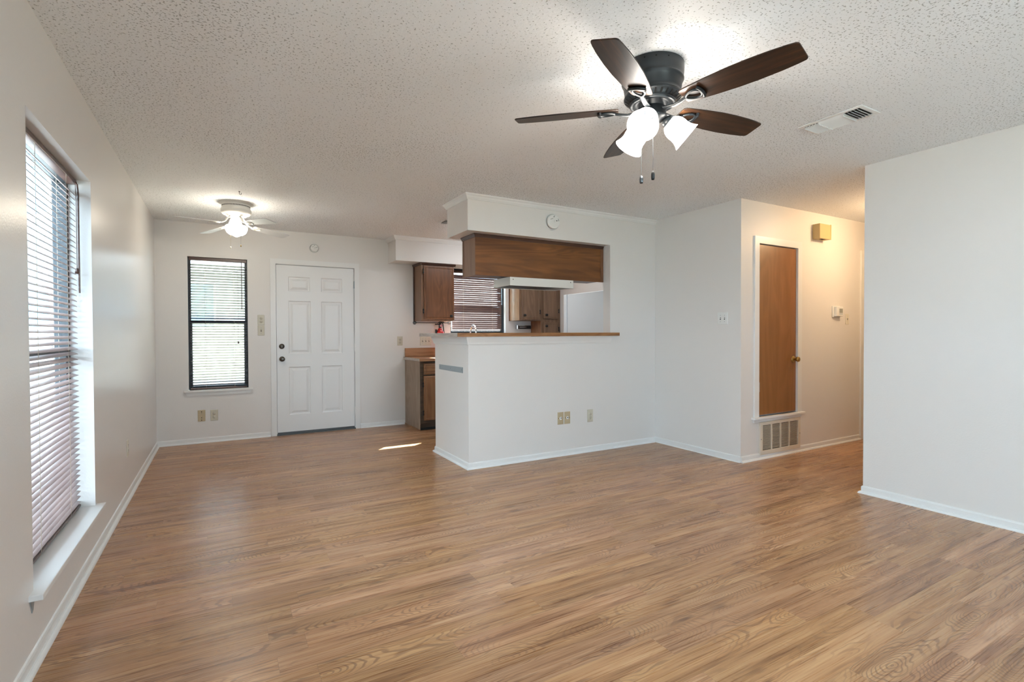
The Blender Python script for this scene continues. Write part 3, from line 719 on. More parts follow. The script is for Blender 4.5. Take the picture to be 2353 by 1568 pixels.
m = MB(); m.box(HX1-.16, HX1-.02, HY0+.008, HY1-.02, HZ0+.004, HZ0+.010); build('light_lens', m, 'zinc_plate', rh)
for x in (HX0+.035, HX1-.035):
    m = MB(); m.lathe([(.0045, 0), (.004, .002), (0, .0025)], (x, HY0, HZ1-.022), (0, -1, 0), 10); build('screw', m, 'dark_slot', rh)

# bar top
bt = tag(empty('bar_top', (3.0, 4.3, 1.178)), 'long stained wood bar top on the peninsula half wall', 'worktop')
BZ0, BZ1 = 1.178, 1.211
poly = [(2.384, 4.045), (4.210, 4.045), (4.210, YP-.001), (JX-.001, YP-.001), (JX-.001, 4.330), (2.700, 4.330), (2.700, 5.026), (2.384, 5.026)]
m = MB(); m.prism(poly, lambda q, k: (q[0], q[1], (BZ0, BZ1)[k])); build('bar_slab', m, 'bar_wood', bt)
m = MB(); m.box(2.382, 2.384, 4.062, 5.026, BZ0, BZ1); build('edge_band', m, 'laminate_edge', bt)
# metal plate on the end of the half wall
mp = tag(empty('metal_plate', (XP, 4.5, 0.872)), 'grey metal strip screwed to the white end of the peninsula', 'plate')
m = MB(); m.prism([(4.216, .848), (4.787, .852), (4.787, .900), (4.216, .900)], lambda q, k: (XP-.001-.003*k, q[0], q[1])); build('strip', m, 'zinc_plate', mp)
for y in (4.24, 4.50, 4.765):
    m = MB(); m.lathe([(.004, 0), (.003, .0015), (0, .002)], (XP-.004, y, .876), (-1, 0, 0), 10); build('screw', m, 'steel_dark', mp)

# ------------------------------------------------------------------ blinds
def slat_poly(wd=0.035, th=0.0022, crown=0.0022, n=6):
    top = [(-wd/2 + wd*k/n, crown*(1-((2*k/n)-1)**2)) for k in range(n+1)]
    return [(a, b+th/2) for a, b in top] + [(a, b-th/2) for a, b in reversed(top)]
def blind(label, axis, plane, a0, a1, z0, z1, tilts, pitch, mats, rail_h=0.038, wand=None, cord=None, cords=(.27, .77), gap=0.0, room=1):
    """axis 'x': blind runs along x at y = plane (room side is -y); 'y': runs along y at x = plane (room side is +x).
    tilt > 0 lowers the room-side edge"""
    root = tag(empty('venetian_blind', ((a0+a1)/2, plane, z0) if axis == 'x' else (plane, (a0+a1)/2, z0)), label, 'blind')
    def P(a, d, z): return (a, plane-d, z) if axis == 'x' else (plane+d, a, z)   # d = towards the room
    def bx(mb, u0, u1, d0, d1, zz0, zz1, mi=0):
        p, q = P(u0, d0, zz0), P(u1, d1, zz1); mb.box(p[0], q[0], p[1], q[1], zz0, zz1, mi)
    m = MB(); bx(m, a0, a1, -.020, .020, z1-rail_h, z1-.002); build('head_rail', m, mats[1], root, bevel=.003)
    m = MB(); bx(m, a0+.004, a1-.004, -.019, .019, z0+.003, z0+.015); build('bottom_rail', m, mats[1], root, bevel=.003)
    m = MB(); base = slat_poly(); z = z1-rail_h-gap-.018; i = 0
    zs = []
    while z > z0+.028:
        t = tilts(z)+random.uniform(-.025, .025); sag = random.uniform(-.0012, .0012); c, s_ = math.cos(t), math.sin(t); e = random.uniform(-.002, .002)
        m.prism(base, lambda q, k: P((a0+.003+e, a1-.003+e)[k], q[0]*c + q[1]*s_, z + (sag if k else -sag) - q[0]*s_ + q[1]*c), 0)
        zs.append(z); z -= pitch; i += 1
    build('slats', m, mats[0], root)
    for fr_ in cords:
        a = a0+(a1-a0)*fr_; m = MB()
        for d in (-.019, .019): m.tube([P(a, d, z1-rail_h), P(a, d, z0+.012)], .0009, 5)
        for zz in zs: m.tube([P(a, -.019, zz-.004), P(a, .019, zz-.004)], .0006, 4)
        build('ladder_cord', m, 'cord_tan', root)
    if wand:
        a, zl = wand; m = MB(); m.tube([P(a, .026, z1-rail_h), P(a, .030, z1-rail_h-.05), P(a, .030, zl)], .0042, 8); m.tube([P(a, .022, z1-rail_h+.012), P(a, .026, z1-rail_h-.004)], .003, 6); build('tilt_wand', m, mats[1], root)
    if cord:
        a, zl = cord; m = MB(); m.tube([P(a, .024, z1-rail_h+.004), P(a, .027, z1-rail_h-.1), P(a, .027, zl)], .0016, 6)
        m.lathe([(.004, .03), (.008, .018), (.010, .0), (0, 0)], P(a, .027, zl-.02), (0, 0, 1), 10); build('pull_cord', m, mats[2] if len(mats) > 2 else 'rail_brown', root)
    return root
blind('brown wood blind in the tall left-hand window beside the camera', 'y', -0.078, LW[0]+.006, LW[1]-.006, LW[2]+.012, LW[3],
      lambda z: 0.14 + 0.28*max(0.0, min(1.0, (z-0.75)/0.40)) + 0.36*max(0.0, min(1.0, (z-1.15)/0.85)), 0.0287, ['slat_pale', 'rail_brown', 'rail_brown'], wand=(LW[1]-.03, 1.43), cord=(LW[1]-.06, 1.55), cords=(.33, .80), gap=.026, rail_h=.028)
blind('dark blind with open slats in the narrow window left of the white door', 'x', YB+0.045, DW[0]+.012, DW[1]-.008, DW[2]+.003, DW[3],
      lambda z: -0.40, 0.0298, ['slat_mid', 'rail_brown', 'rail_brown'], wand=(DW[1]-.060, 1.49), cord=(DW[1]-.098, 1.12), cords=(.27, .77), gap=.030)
blind('closed dark brown blind in the kitchen window behind the bar', 'x', YB+0.045, KW[0]+.035, KW[1]-.045, KW[2]+.045, KW[3]-.02,
      lambda z: 1.05, 0.0298, ['slat_brown_x', 'rail_brown'], wand=(KW[1]-.105, 1.45), cords=(.22, .80), gap=.022)

# ------------------------------------------------------------------ plates, switches, detectors
def wall_frame(face):
    """returns P(u, v, d): u = along the wall to the viewer's right, v = up, d = out of the wall"""
    if face == 'back': return (Vector((1, 0, 0)), Vector((0, -1, 0)))
    if face == 'right': return (Vector((0, -1, 0)), Vector((-1, 0, 0)))
    if face == 'left': return (Vector((0, 1, 0)), Vector((1, 0, 0)))
def plate(name, label, cat, c, face, w_, h_, mat, kind, group=None, n=1):
    U, D = wall_frame(face); V = Vector((0, 0, 1)); c = Vector(c)
    root = tag(empty(name, c), label, cat, group)
    def ob(mb, u, v, d, hu, hv, hd, mi=0): mb.obox(c + U*u + V*v + D*d, U, V, D, hu, hv, hd, mi)
    m = MB(); a, b = w_/2, h_/2; rings = [(a, b, 0.0005), (a, b, .0025), (a-.004, b-.004, .0055)]
    vs_ = []
    for ra, rb, d in rings: vs_ += [c + U*x + V*y + D*d for x, y in ((-ra, -rb), (ra, -rb), (ra, rb), (-ra, rb))]
    fs_ = [(0, 1, 5, 4), (1, 2, 6, 5), (2, 3, 7, 6), (3, 0, 4, 7), (4, 5, 9, 8), (5, 6, 10, 9), (6, 7, 11, 10), (7, 4, 8, 11), (8, 9, 10, 11)]
    m.add(vs_, fs_); build('cover_plate', m, mat, root)
    def scr(v, u=0, mt=None):
        s_ = MB(); s_.lathe([(.0035, .005), (.003, .0065), (0, .0068)], c + U*u + V*v, D, 10); build('screw', s_, mt or mat, root)
    if kind == 'outlet':
        for v in (.0195, -.0195):
            m = MB(); m.lathe([(.0172, .004), (.0168, .0072), (0, .0073)], c + V*v, D, 24)
            for u, hv in ((-.0063, .0042), (.0063, .0036)): ob(m, u, v+.004, .0074, .0012, hv, .0003, 1)
            m.lathe([(.0026, .0071), (.0026, .0077), (0, .0078)], c + V*(v-.0075), D, 10, 1)
            build('receptacle', m, [mat, 'dark_slot'], root)
        scr(0)
    elif kind == 'switch':
        for k in range(n):
            u = (k-(n-1)/2)*.046
            m = MB(); ob(m, u, 0, .0058, .0052, .0118, .0004, 1); m.obox(c + U*u + V*.003 + D*.010, U, (V*.92-D*.38).normalized(), (D*.92+V*.38).normalized(), .0036, .0045, .006)
            build('toggle', m, [mat, 'dark_slot'], root)
            for v in (.030, -.030): scr(v, u, 'zinc_plate')
    elif kind == 'coax':
        m = MB(); m.lathe([(.0150, .004), (.0150, .008), (.012, .0095), (0, .0096)], c, D, 20); m.lathe([(.0052, .009), (.0052, .0125), (.0035, .013), (0, .013)], c + V*.003, D, 12, 1); build('jack', m, ['plastic_white', 'dark_slot'], root)
        for u in (-.024, .024): scr(0, u, 'dark_slot')
    elif kind == 'blank':
        for v, r in ((.043, .0048), (-.022, .0046), (-.049, .0046)):
            m = MB(); m.lathe([(r, .0050), (r, .0062), (0, .0063)], c + V*v, D, 12); build('hole', m, 'dark_slot', root)
        m = MB(); m.lathe([(.004, .005), (.003, .0062), (0, .0064)], c + V*.024, D, 10); build('screw', m, 'steel_dark', root)
    return root
B = YB-.0002
plate('power_outlet', 'small beige outlet beside the door casing, directly above a light switch', 'outlet', (1.0185, B, 1.374), 'back', .072, .116, 'plastic_almond', 'outlet')
plate('light_switch', 'single beige light switch between the narrow window and the white door, under an outlet', 'light switch', (1.0185, B, 1.252), 'back', .072, .118, 'plastic_almond', 'switch')
plate('cable_plate', 'tan cover plate with small holes below the narrow window', 'wall plate', (0.414, B, 0.303), 'back', .072, .126, 'plastic_tan', 'blank')
plate('power_outlet', 'beige outlet below the narrow window, right of the tan plate', 'outlet', (0.536, B, 0.300), 'back', .072, .122, 'plastic_almond', 'outlet')
plate('power_outlet', 'beige outlet on the kitchen wall above the worktop end', 'outlet', (2.677, B, 1.112), 'back', .072, .120, 'plastic_almond', 'outlet')
plate('light_switch', 'wide beige triple light switch above the kitchen worktop', 'light switch', (3.037, B, 1.108), 'back', .164, .122, 'plastic_ivory', 'switch', n=3)
plate('power_outlet', 'pale outlet low on the left wall past the tall window', 'outlet', (0.0002, 4.660, 0.370), 'left', .074, .122, 'plastic_ivory', 'outlet')
plate('cable_plate', 'tan cable jack plate low on the peninsula, left one of the pair', 'wall plate', (3.496, YP-.0002, 0.370), 'back', .070, .120, 'plastic_tan', 'coax', 'cable plates on the peninsula')
plate('cable_plate', 'tan cable jack plate low on the peninsula, right one of the pair', 'wall plate', (3.577, YP-.0002, 0.370), 'back', .070, .120, 'plastic_tan', 'coax', 'cable plates on the peninsula')
plate('power_outlet', 'beige outlet low on the peninsula wall, right of two tan plates', 'outlet', (3.862, YP-.0002, 0.366), 'back', .072, .126, 'plastic_almond', 'outlet')
plate('light_switch', 'white double light switch on the pale wall before the hallway corner', 'light switch', (XR-.0002, 3.226, 1.341), 'right', .116, .116, 'plastic_white', 'switch', n=2)
plate('light_switch', 'ivory single light switch in the hallway, right of the thermostat', 'light switch', (6.571, YH-.0002, 1.350), 'back', .070, .114, 'plastic_ivory', 'switch')

def detector(label, c, r):
    root = tag(empty('smoke_detector', c), label, 'smoke detector')
    c = Vector(c); D = Vector((0, -1, 0))
    m = MB(); m.lathe([(r, 0), (r, .010), (r*.98, .014)], c, D, 40, 0, True, True); build('mount_ring', m, 'plastic_white', root)
    m = MB(); m.lathe([(r*.86, .014), (r*.88, .030), (r*.84, .040), (r*.76, .043), (0, .044)], c, D, 40); build('cover', m, 'plastic_white', root)
    m = MB(); m.lathe([(r*.15, .043), (r*.14, .0465), (0, .047)], c + Vector((r*.08, 0, r*.02)), D, 18); build('test_button', m, 'plastic_white', root)
    m = MB(); m.obox(c + Vector((r*.36, -.0445, r*.10)), (1, 0, 0), (0, 0, 1), (0, 1, 0), r*.065, r*.05, .0012); build('indicator', m, 'dark_slot', root)
    for (u, v), ax_, ay_, hu, hv in (((-.38, .26), (.94, 0, .34), (-.34, 0, .94), .20, .022), ((-.02, .62), (.94, 0, .34), (-.34, 0, .94), .10, .03), ((-.05, .51), (.94, 0, .34), (-.34, 0, .94), .08, .025), ((.60, .22), (.3, 0, -.95), (.95, 0, .3), .16, .028)):
        m = MB(); m.obox(c + Vector((r*u, -.0443, r*v)), ax_, ay_, (0, 1, 0), r*hu, r*hv, .0008); build('printed_mark', m, 'grey_screen', root)
detector('round white smoke detector on the soffit above the bar', (3.400, YP-.0005, 2.281), 0.079)
detector('round white smoke detector on the wall above the white door', (1.609, YB-.0005, 2.255), 0.052)

# door chime, thermostat
ch = tag(empty('door_chime', (5.96, YH, 2.16)), 'square tan door chime box high on the hallway wall', 'door chime')
m = MB(); m.box(5.905, 6.108, YH-.078, YH-.001, 2.165, 2.315); build('cover', m, 'chime_tan', ch, bevel=.003)
m = MB(); m.box(5.965, 6.045, YH-.060, YH-.030, 2.1645, 2.166); build('sound_slot', m, 'dark_slot', ch)
m = MB(); m.box(6.094, 6.110, YH-.080, YH-.076, 2.163, 2.317); build('side_lip', m, 'chime_tan', ch)
th = tag(empty('thermostat', (6.34, YH, 1.36)), 'white thermostat with small grey display on the hallway wall', 'thermostat')
m = MB(); m.box(6.272, 6.420, YH-.010, YH-.0005, 1.366, 1.488); build('wall_plate', m, 'plastic_white', th, bevel=.004)
m = MB(); m.box(6.296, 6.424, YH-.040, YH-.010, 1.376, 1.480); build('housing', m, 'plastic_white', th, bevel=.006)
m = MB(); m.box(6.345, 6.408, YH-.0415, YH-.040, 1.412, 1.458); build('display', m, 'lcd_grey', th)
m = MB(); m.box(6.345, 6.408, YH-.0415, YH-.040, 1.396, 1.406); build('button_bar', m, 'gasket', th)

# return-air grille under the closet door
rg = tag(empty('return_air_grille', (5.36, YH, 0.045)), 'beige louvred return-air grille under the narrow hallway closet door', 'vent grille')
GX0, GX1, GZ0, GZ1 = 5.035, 5.684, 0.040, 0.351
m = MB(); m.box(GX0+.03, GX1-.03, YH-.003, YH-.001, GZ0+.03, GZ1-.02); build('duct_opening', m, 'duct_dark', rg)
m = MB(); m.box(GX0, GX1, YH-.018, YH-.001, GZ0, GZ0+.040); m.box(GX0, GX1, YH-.018, YH-.001, GZ1-.030, GZ1); m.box(GX0, GX0+.040, YH-.018, YH-.001, GZ0+.04, GZ1-.03); m.box(GX1-.040, GX1, YH-.018, YH-.001, GZ0+.04, GZ1-.03)
for k in range(1, 4): xx = GX0+.04+(GX1-GX0-.08)*k/4; m.box(xx-.008, xx+.008, YH-.016, YH-.003, GZ0+.04, GZ1-.03)
build('frame', m, 'grille_beige', rg, bevel=.002)
m = MB(); N = 20
for k in range(N):
    z = GZ0+.046+(GZ1-GZ0-.082)*(k+.5)/N
    m.obox(((GX0+GX1)/2, YH-.010, z), (1, 0, 0), Vector((0, .73, -.683)), Vector((0, .683, .73)), (GX1-GX0)/2-.04, .0085, .0008)
build('louvres', m, 'grille_beige', rg)
for x in (GX0+.016, GX1-.012):
    m = MB(); m.lathe([(.005, 0), (.004, .0015), (0, .002)], (x, YH-.018, .19), (0, -1, 0), 10); build('screw', m, 'steel_dark', rg)

def register(label, x0, x1, y0, y1, ax):
    """three-way ceiling register; ax = long axis ('x' or 'y')"""
    root = tag(empty('air_vent', ((x0+x1)/2, (y0+y1)/2, H)), label, 'air vent', 'ceiling air vents')
    L0, L1, S0, S1 = (y0, y1, x0, x1) if ax == 'y' else (x0, x1, y0, y1)
    def P(l, s_, z): return (s_, l, z) if ax == 'y' else (l, s_, z)
    def bx(mb, l0, l1, a0, a1, z0, z1, mi=0):
        p, q = P(l0, a0, z0), P(l1, a1, z1); mb.box(p[0], q[0], p[1], q[1], z0, z1, mi)
    b = .026
    m = MB(); bx(m, L0+b, L1-b, S0+b, S1-b, H-.0012, H-.0005); build('duct_opening', m, 'duct_dark', root)
    m = MB(); bx(m, L0, L1, S0, S0+b, H-.007, H-.0005); bx(m, L0, L1, S1-b, S1, H-.007, H-.0005); bx(m, L0, L0+b, S0+b, S1-b, H-.007, H-.0005); bx(m, L1-b, L1, S0+b, S1-b, H-.007, H-.0005)
    build('frame', m, 'vent_white', root, bevel=.003)
    Lu, Su = Vector(P(1, 0, 0)), Vector(P(0, 1, 0)); Z = Vector((0, 0, 1)); m = MB()
    sec = (L1-L0-2*b)/3.6; la, lb = L0+b+sec, L1-b-sec
    for k in range(5):                                     # end sections: fins across, leaning outwards
        for lo, sg in ((L0+b, -1), (lb, 1)):
            l = lo + sec*(k+.5)/5
            m.obox(Vector(P(l, (S0+S1)/2, H-.011)), Su, (Z*.75 - Lu*sg*.66).normalized(), (Lu*.75 + Z*sg*.66).normalized(), (S1-S0)/2-b, .0095, .0006)
    for k in range(9):                                     # middle section: fins along
        s_ = S0+b+(S1-S0-2*b)*(k+.5)/9
        m.obox(Vector(P((la+lb)/2, s_, H-.011)), Lu, (Z*.75 - Su*.66).normalized(), (Su*.75 + Z*.66).normalized(), (lb-la)/2, .0085, .0006)
    for l in (la, lb): m.obox(Vector(P(l, (S0+S1)/2, H-.011)), Su, Z, Lu, (S1-S0)/2-b, .010, .0008)
    build('fins', m, 'vent_white', root)
    for l in (L0+.012, L1-.012):
        m = MB(); m.lathe([(.005, .0065), (.004, .0085), (0, .009)], P(l, (S0+S1)/2, H), (0, 0, -1), 10); build('screw', m, 'vent_white', root)
register('white louvred ceiling vent in the living room, right of the dark fan', 3.633, 3.835, 1.468, 1.822, 'y')
register('white ceiling vent in the kitchen, partly behind the soffit corner', 2.715, 3.065, 5.135, 5.340, 'x')
hk = tag(empty('ceiling_hook', (0.76, 5.0, H)), 'small dark hook hanging from the ceiling in front of the white fan', 'hook')
m = MB(); m.lathe([(.007, 0), (.007, .003), (.003, .005)], (0.76, 5.0, H), (0, 0, -1), 10, 0, True, True)
m.tube([(0.76, 5.0, H-.003), (0.76, 5.0, H-.018)] + [(0.76+.008-.008*math.cos(a), 5.0, H-.018-.008*math.sin(a)) for a in [PI*k/8*1.3 for k in range(1, 9)]], .002, 6); build('hook', m, 'black_iron', hk)

# ------------------------------------------------------------------ ceiling fans
def blade_outline(r0, r1, stations, rc):
    """closed outline (r, w) of a blade, w symmetrical, tip corners rounded with radius rc"""
    up = []
    for f, hw in stations: up.append((r0+(r1-r0)*f, hw))
    hw_t = stations[-1][1]
    up = up[:-1]
    for k in range(5): a = PI/2*(1-k/4); up.append((r1-rc+rc*math.cos(a), hw_t-rc+rc*math.sin(a)))
    return up + [(r, -h) for r, h in reversed(up)]
def fan_blade(mb, poly, th):
    n = len(poly)
    v = [(r, w_, th/2) for r, w_ in poly] + [(r, w_, -th/2) for r, w_ in poly]
    mb.add(v, [tuple(range(n)), tuple(reversed(range(n, 2*n)))] + [(k, n+k, n+(k+1) % n, (k+1) % n) for k in range(n)])

fan = tag(empty('ceiling_fan', (2.365, 1.748, H)), 'dark five-blade ceiling fan with three lit glass shades in the living room', 'ceiling fan')
FC = Vector((2.365, 1.748, 0))
def fz(prof): return [(r, z) for r, z in prof]
m = MB(); m.lathe([(.141, H-.001), (.142, H-.028), (.140, H-.050), (.137, H-.060), (.138, H-.066), (.141, H-.069), (.139, H-.074), (.136, H-.078), (.133, H-.084), (.131, H-.098), (.127, H-.120), (.125, H-.132), (.128, H-.134), (.129, H-.137),
    (.127, H-.139), (.130, H-.141), (.131, H-.144), (.128, H-.147), (.105, H-.166), (.107, H-.168), (.105, H-.171), (.103, H-.172), (.104, H-.175), (.100, H-.178), (.094, H-.179), (.088, H-.176), (.080, H-.170), (.064, H-.170), (.064, H-.190), (0, H-.190)], FC, (0, 0, 1), 56)
build('motor_housing', m, 'fan_metal', fan)
m = MB()
for k in range(28):
    a = 2*PI*k/28; d = Vector((math.cos(a), math.sin(a), 0)); t_ = Vector((-math.sin(a), math.cos(a), 0)); sl = (d*.023 + Vector((0, 0, .019))).normalized(); nn = sl.cross(t_).normalized()
    if nn.z > 0: nn = -nn
    m.obox(FC + d*.1165 + Vector((0, 0, H-.1565)), sl, t_, nn, .0105, .0036, .0010)
build('vent_slots', m, 'dark_slot', fan)
m = MB()
for a in (-.15, -.55, -.9):
    d = Vector((math.cos(a-1.7), math.sin(a-1.7), 0)); m.lathe([(.004, 0), (.003, .0015), (0, .002)], FC + d*.1405 + Vector((0, 0, H-.018)), d, 10)
build('mount_screws', m, 'dark_slot', fan)
m = MB(); m.lathe([(.058, H-.188), (.061, H-.192), (.061, H-.226), (.063, H-.228), (.062, H-.236), (.056, H-.243), (.044, H-.247), (.036, H-.252), (.030, H-.258), (.016, H-.262), (.010, H-.267), (0, H-.268)], FC, (0, 0, 1), 40)
build('switch_housing', m, 'fan_metal', fan)
ST = [(0, .040), (.02, .047), (.06, .051), (.25, .062), (.45, .069), (.62, .070), (.80, .066), (.92, .060), (1.0, .056)]
BP = blade_outline(.155, .648, ST, .016)
PITCH = math.radians(12.5); BZ = 2.252
for k in range(5):
    a = math.radians(-6.2 + 72*k)
    m = MB(); fan_blade(m, BP, .006)
    me_root = MB(); me_root.v, me_root.f, me_root.mi, me_root.sm = m.v, m.f, m.mi, m.sm
    me = bpy.data.meshes.new('blade'); me.from_pydata(m.v, [], m.f); me.materials.append(MATS['blade_wood']); me.update()
    o = bpy.data.objects.new('blade', me); COL.objects.link(o); o.parent = fan
    o.matrix_local = Matrix.Translation((0, 0, BZ-H)) @ Matrix.Rotation(a, 4, 'Z') @ Matrix.Rotation(-PITCH, 4, 'X')
    b = o.modifiers.new('edge', 'BEVEL'); b.width = .002; b.segments = 2; b.limit_method = 'ANGLE'
    # blade iron: arm from the hub that splits into a loop screwed under the blade
    R_ = Matrix.Translation(FC) @ Matrix.Rotation(a, 4, 'Z')
    RB = R_ @ Matrix.Translation((0, 0, BZ)) @ Matrix.Rotation(-PITCH, 4, 'X')
    m = MB()
    arm = [R_ @ Vector(p) for p in ((.055, 0, 2.236), (.085, 0, 2.232), (.115, 0, 2.229), (.145, 0, 2.234))] + [RB @ Vector((.172, 0, -.011))]
    m.tube(arm, [.012, .011, .010, .010, .009], 10, flat=(1.25, .6))
    loop = [RB @ Vector((.172 + .036*(1-math.cos(t)), .034*math.sin(t)*(0.55+.45*(1-math.cos(t))/2), -.010)) for t in [2*PI*j/24 for j in range(24)]]
    m.tube(loop, .0062, 8, closed=True)
    arc = [RB @ Vector((.238 + .010*math.cos(t), .036*math.sin(t), -.010)) for t in [-PI/2+PI*j/8 for j in range(9)]]
    m.tube(arc, .0075, 8)
    build('blade_iron', m, 'fan_metal', fan)
for k in range(3):
    a = math.radians(-30 + 120*k); d = Vector((math.cos(a), math.sin(a), 0)); ax = (d*.80 + Vector((0, 0, -.66))).normalized()
    p0 = FC + d*.040 + Vector((0, 0, H-.232)); p1 = FC + d*.062 + Vector((0, 0, H-.243))
    m = MB(); m.tube([FC + d*.030 + Vector((0, 0, H-.226)), p0, p1], .010, 10); m.lathe([(.018, -.006), (.027, .002), (.030, .022), (.026, .024)], p1, ax, 24, 0, True, True)
    build('lamp_holder', m, 'fan_metal', fan)
    prof = [(.026, .016), (.034, .020), (.046, .034), (.0525, .052), (.0540, .066), (.0530, .082), (.0560, .100), (.0625, .116), (.0700, .128)]
    inner = [(r-.003, d_) for r, d_ in reversed(prof)]
    m = MB(); m.lathe(prof + inner, p1, ax, 36); build('lamp_shade', m, 'lamp_glass', fan)
    m = MB(); m.lathe([(.0, .035), (.016, .040), (.024, .060), (.024, .075), (.015, .092), (0, .098)], p1, ax, 20); build('bulb', m, 'bulb_glass', fan)
def chain(parent, top, zl, mat, fob_mat, fob=(.006, .032), bead=.0014):
    m = MB(); x, y, z = top; m.tube([(x, y, z), (x, y, zl+fob[1])], bead*.55, 6)
    n = int((z-zl-fob[1])/.006)
    for k in range(n): m.lathe([(0, -bead), (bead, 0), (0, bead)], (x, y, z-k*.006), (0, 0, 1), 6)
    c = build('pull_chain', m, mat, parent)
    m = MB(); r, L = fob; m.lathe([(r*.35, L), (r*.8, L*.86), (r, L*.6), (r, L*.25), (r*.8, .03*L), (0, 0)], (x, y, zl), (0, 0, 1), 14); build('fob', m, fob_mat, c)
RV = Vector((.868, -.496, 0))
pa = FC - RV*.010 + Vector((-.496, -.868, 0))*.045; chain(fan, (pa.x, pa.y, H-.232), 1.905, 'steel_dark', 'fan_metal', (.0085, .040))
pb = FC - RV*.040 + Vector((.496, .868, 0))*.045; chain(fan, (pb.x, pb.y, H-.232), 1.915, 'steel_dark', 'steel_dark', (.009, .038))

# white fan in the dining corner
f2 = tag(empty('ceiling_fan', (0.746, 5.471, H)), 'small white ceiling fan with one glowing globe in the dining corner', 'ceiling fan')
GC = Vector((0.746, 5.471, 0))
m = MB(); m.lathe([(.147, H-.001), (.146, H-.006), (.125, H-.012), (.118, H-.014)], GC, (0, 0, 1), 48, 0, True, True); build('ceiling_plate', m, 'fan_white', f2)
m = MB(); m.lathe([(.118, H-.012), (.119, H-.030), (.121, H-.046), (.128, H-.060), (.130, H-.078), (.126, H-.094), (.112, H-.108), (.086, H-.118), (.084, H-.126), (.050, H-.128), (0, H-.128)], GC, (0, 0, 1), 48); build('motor_housing', m, 'fan_white', f2)
m = MB()
for k in range(60):
    a = 2*PI*k/60; d = Vector((math.cos(a), math.sin(a), 0)); m.obox(GC + d*.1187 + Vector((0, 0, H-.0335)), d, Vector((-d.y, d.x, 0)), (0, 0, 1), .0012, .0030, .0050)
build('vent_slots', m, 'dark_slot', f2)
m = MB(); m.lathe([(.046, H-.126), (.046, H-.182), (.050, H-.190), (.052, H-.205), (0, H-.205)], GC, (0, 0, 1), 32); build('switch_housing', m, 'fan_white', f2)
m = MB(); m.lathe([(.050, H-.198), (.060, H-.204), (.084, H-.210), (.094, H-.220), (.096, H-.232), (.091, H-.252), (.080, H-.276), (.060, H-.292), (.034, H-.300), (.018, H-.310), (.006, H-.315), (0, H-.316)], GC, (0, 0, 1), 40); build('globe_shade', m, 'globe_glass', f2)
ST2 = [(0, .030), (.03, .036), (.10, .042), (.5, .055), (.85, .062), (1.0, .060)]
BP2 = blade_outline(.165, .533, ST2, .018)
for k in range(4):
    a = math.radians(29.97 + 90*k)
    m = MB(); fan_blade(m, BP2, .006)
    me = bpy.data.meshes.new('blade'); me.from_pydata(m.v, [], m.f); me.materials.append(MATS['fan_blade_white']); me.update()
    o = bpy.data.objects.new('blade', me); COL.objects.link(o); o.parent = f2
    droop = math.radians(-4)
    M0 = Matrix.Translation((0, 0, 2.252-H)) @ Matrix.Rotation(a, 4, 'Z') @ Matrix.Rotation(-droop, 4, 'Y') @ Matrix.Rotation(-math.radians(11), 4, 'X')
    o.matrix_local = M0
    b = o.modifiers.new('edge', 'BEVEL'); b.width = .0015; b.segments = 2; b.limit_method = 'ANGLE'
    R_ = Matrix.Translation(GC) @ Matrix.Rotation(a, 4, 'Z'); RB = Matrix.Translation(GC + Vector((0, 0, H))) @ M0
    m = MB(); m.tube([R_ @ Vector((.060, 0, H-.130)), R_ @ Vector((.085, 0, H-.152)), R_ @ Vector((.105, 0, H-.182)), R_ @ Vector((.13, 0, H-.196)), RB @ Vector((.17, 0, -.008)), RB @ Vector((.20, 0, -.006))], .009, 8, flat=(1.5, .5))
    for s_ in (-1, 1): m.tube([RB @ Vector((.16, 0, -.008)), RB @ Vector((.19, .022*s_, -.007)), RB @ Vector((.225, .026*s_, -.006)), RB @ Vector((.245, 0, -.006))], .005, 8)
    build('blade_iron', m, 'fan_white', f2)
q1 = GC - RV*.030 - Vector((.496, .868, 0))*.045; chain(f2, (q1.x, q1.y, H-.19), 2.008, 'brass', 'plastic_ivory', (.006, .020), .0012)
q2 = GC + RV*.052 + Vector((-.496, -.868, 0))*.02; chain(f2, (q2.x, q2.y, H-.16), 2.028, 'steel_dark', 'brass', (.005, .018), .0012)

# hallway ceiling lamp round the corner
hl = tag(empty('hallway_ceiling_lamp', (6.20, 2.27, H)), 'warm glowing dome lamp on the hallway ceiling, round the corner', 'ceiling lamp')
m = MB(); m.lathe([(.105, H-.001), (.105, H-.02), (.095, H-.025)], (6.20, 2.27, 0), (0, 0, 1), 36, 0, True, True); build('lamp_base', m, 'brass', hl)
m = MB(); m.lathe([(.095, H-.022), (.10, H-.045), (.092, H-.075), (.065, H-.100), (.03, H-.112), (0, H-.114)], (6.20, 2.27, 0), (0, 0, 1), 36); build('glass_dome', m, 'hall_glass', hl)

# added fill lamp, unseen behind the soffit, to brighten the kitchen
kl = tag(empty('kitchen_fill_lamp', (3.75, 5.45, H)), 'unseen white fill lamp box added on the kitchen ceiling behind the soffit', 'ceiling lamp')
m = MB(); m.box(3.10, 4.40, 5.32, 5.58, H-.030, H-.0005); build('lamp_base', m, 'plastic_white', kl, bevel=.004)  # base of the added fill lamp
m = MB(); m.box(3.12, 4.38, 5.335, 5.565, H-.085, H-.030); build('fill_diffuser', m, 'kitchen_fill_glow', kl, bevel=.012)

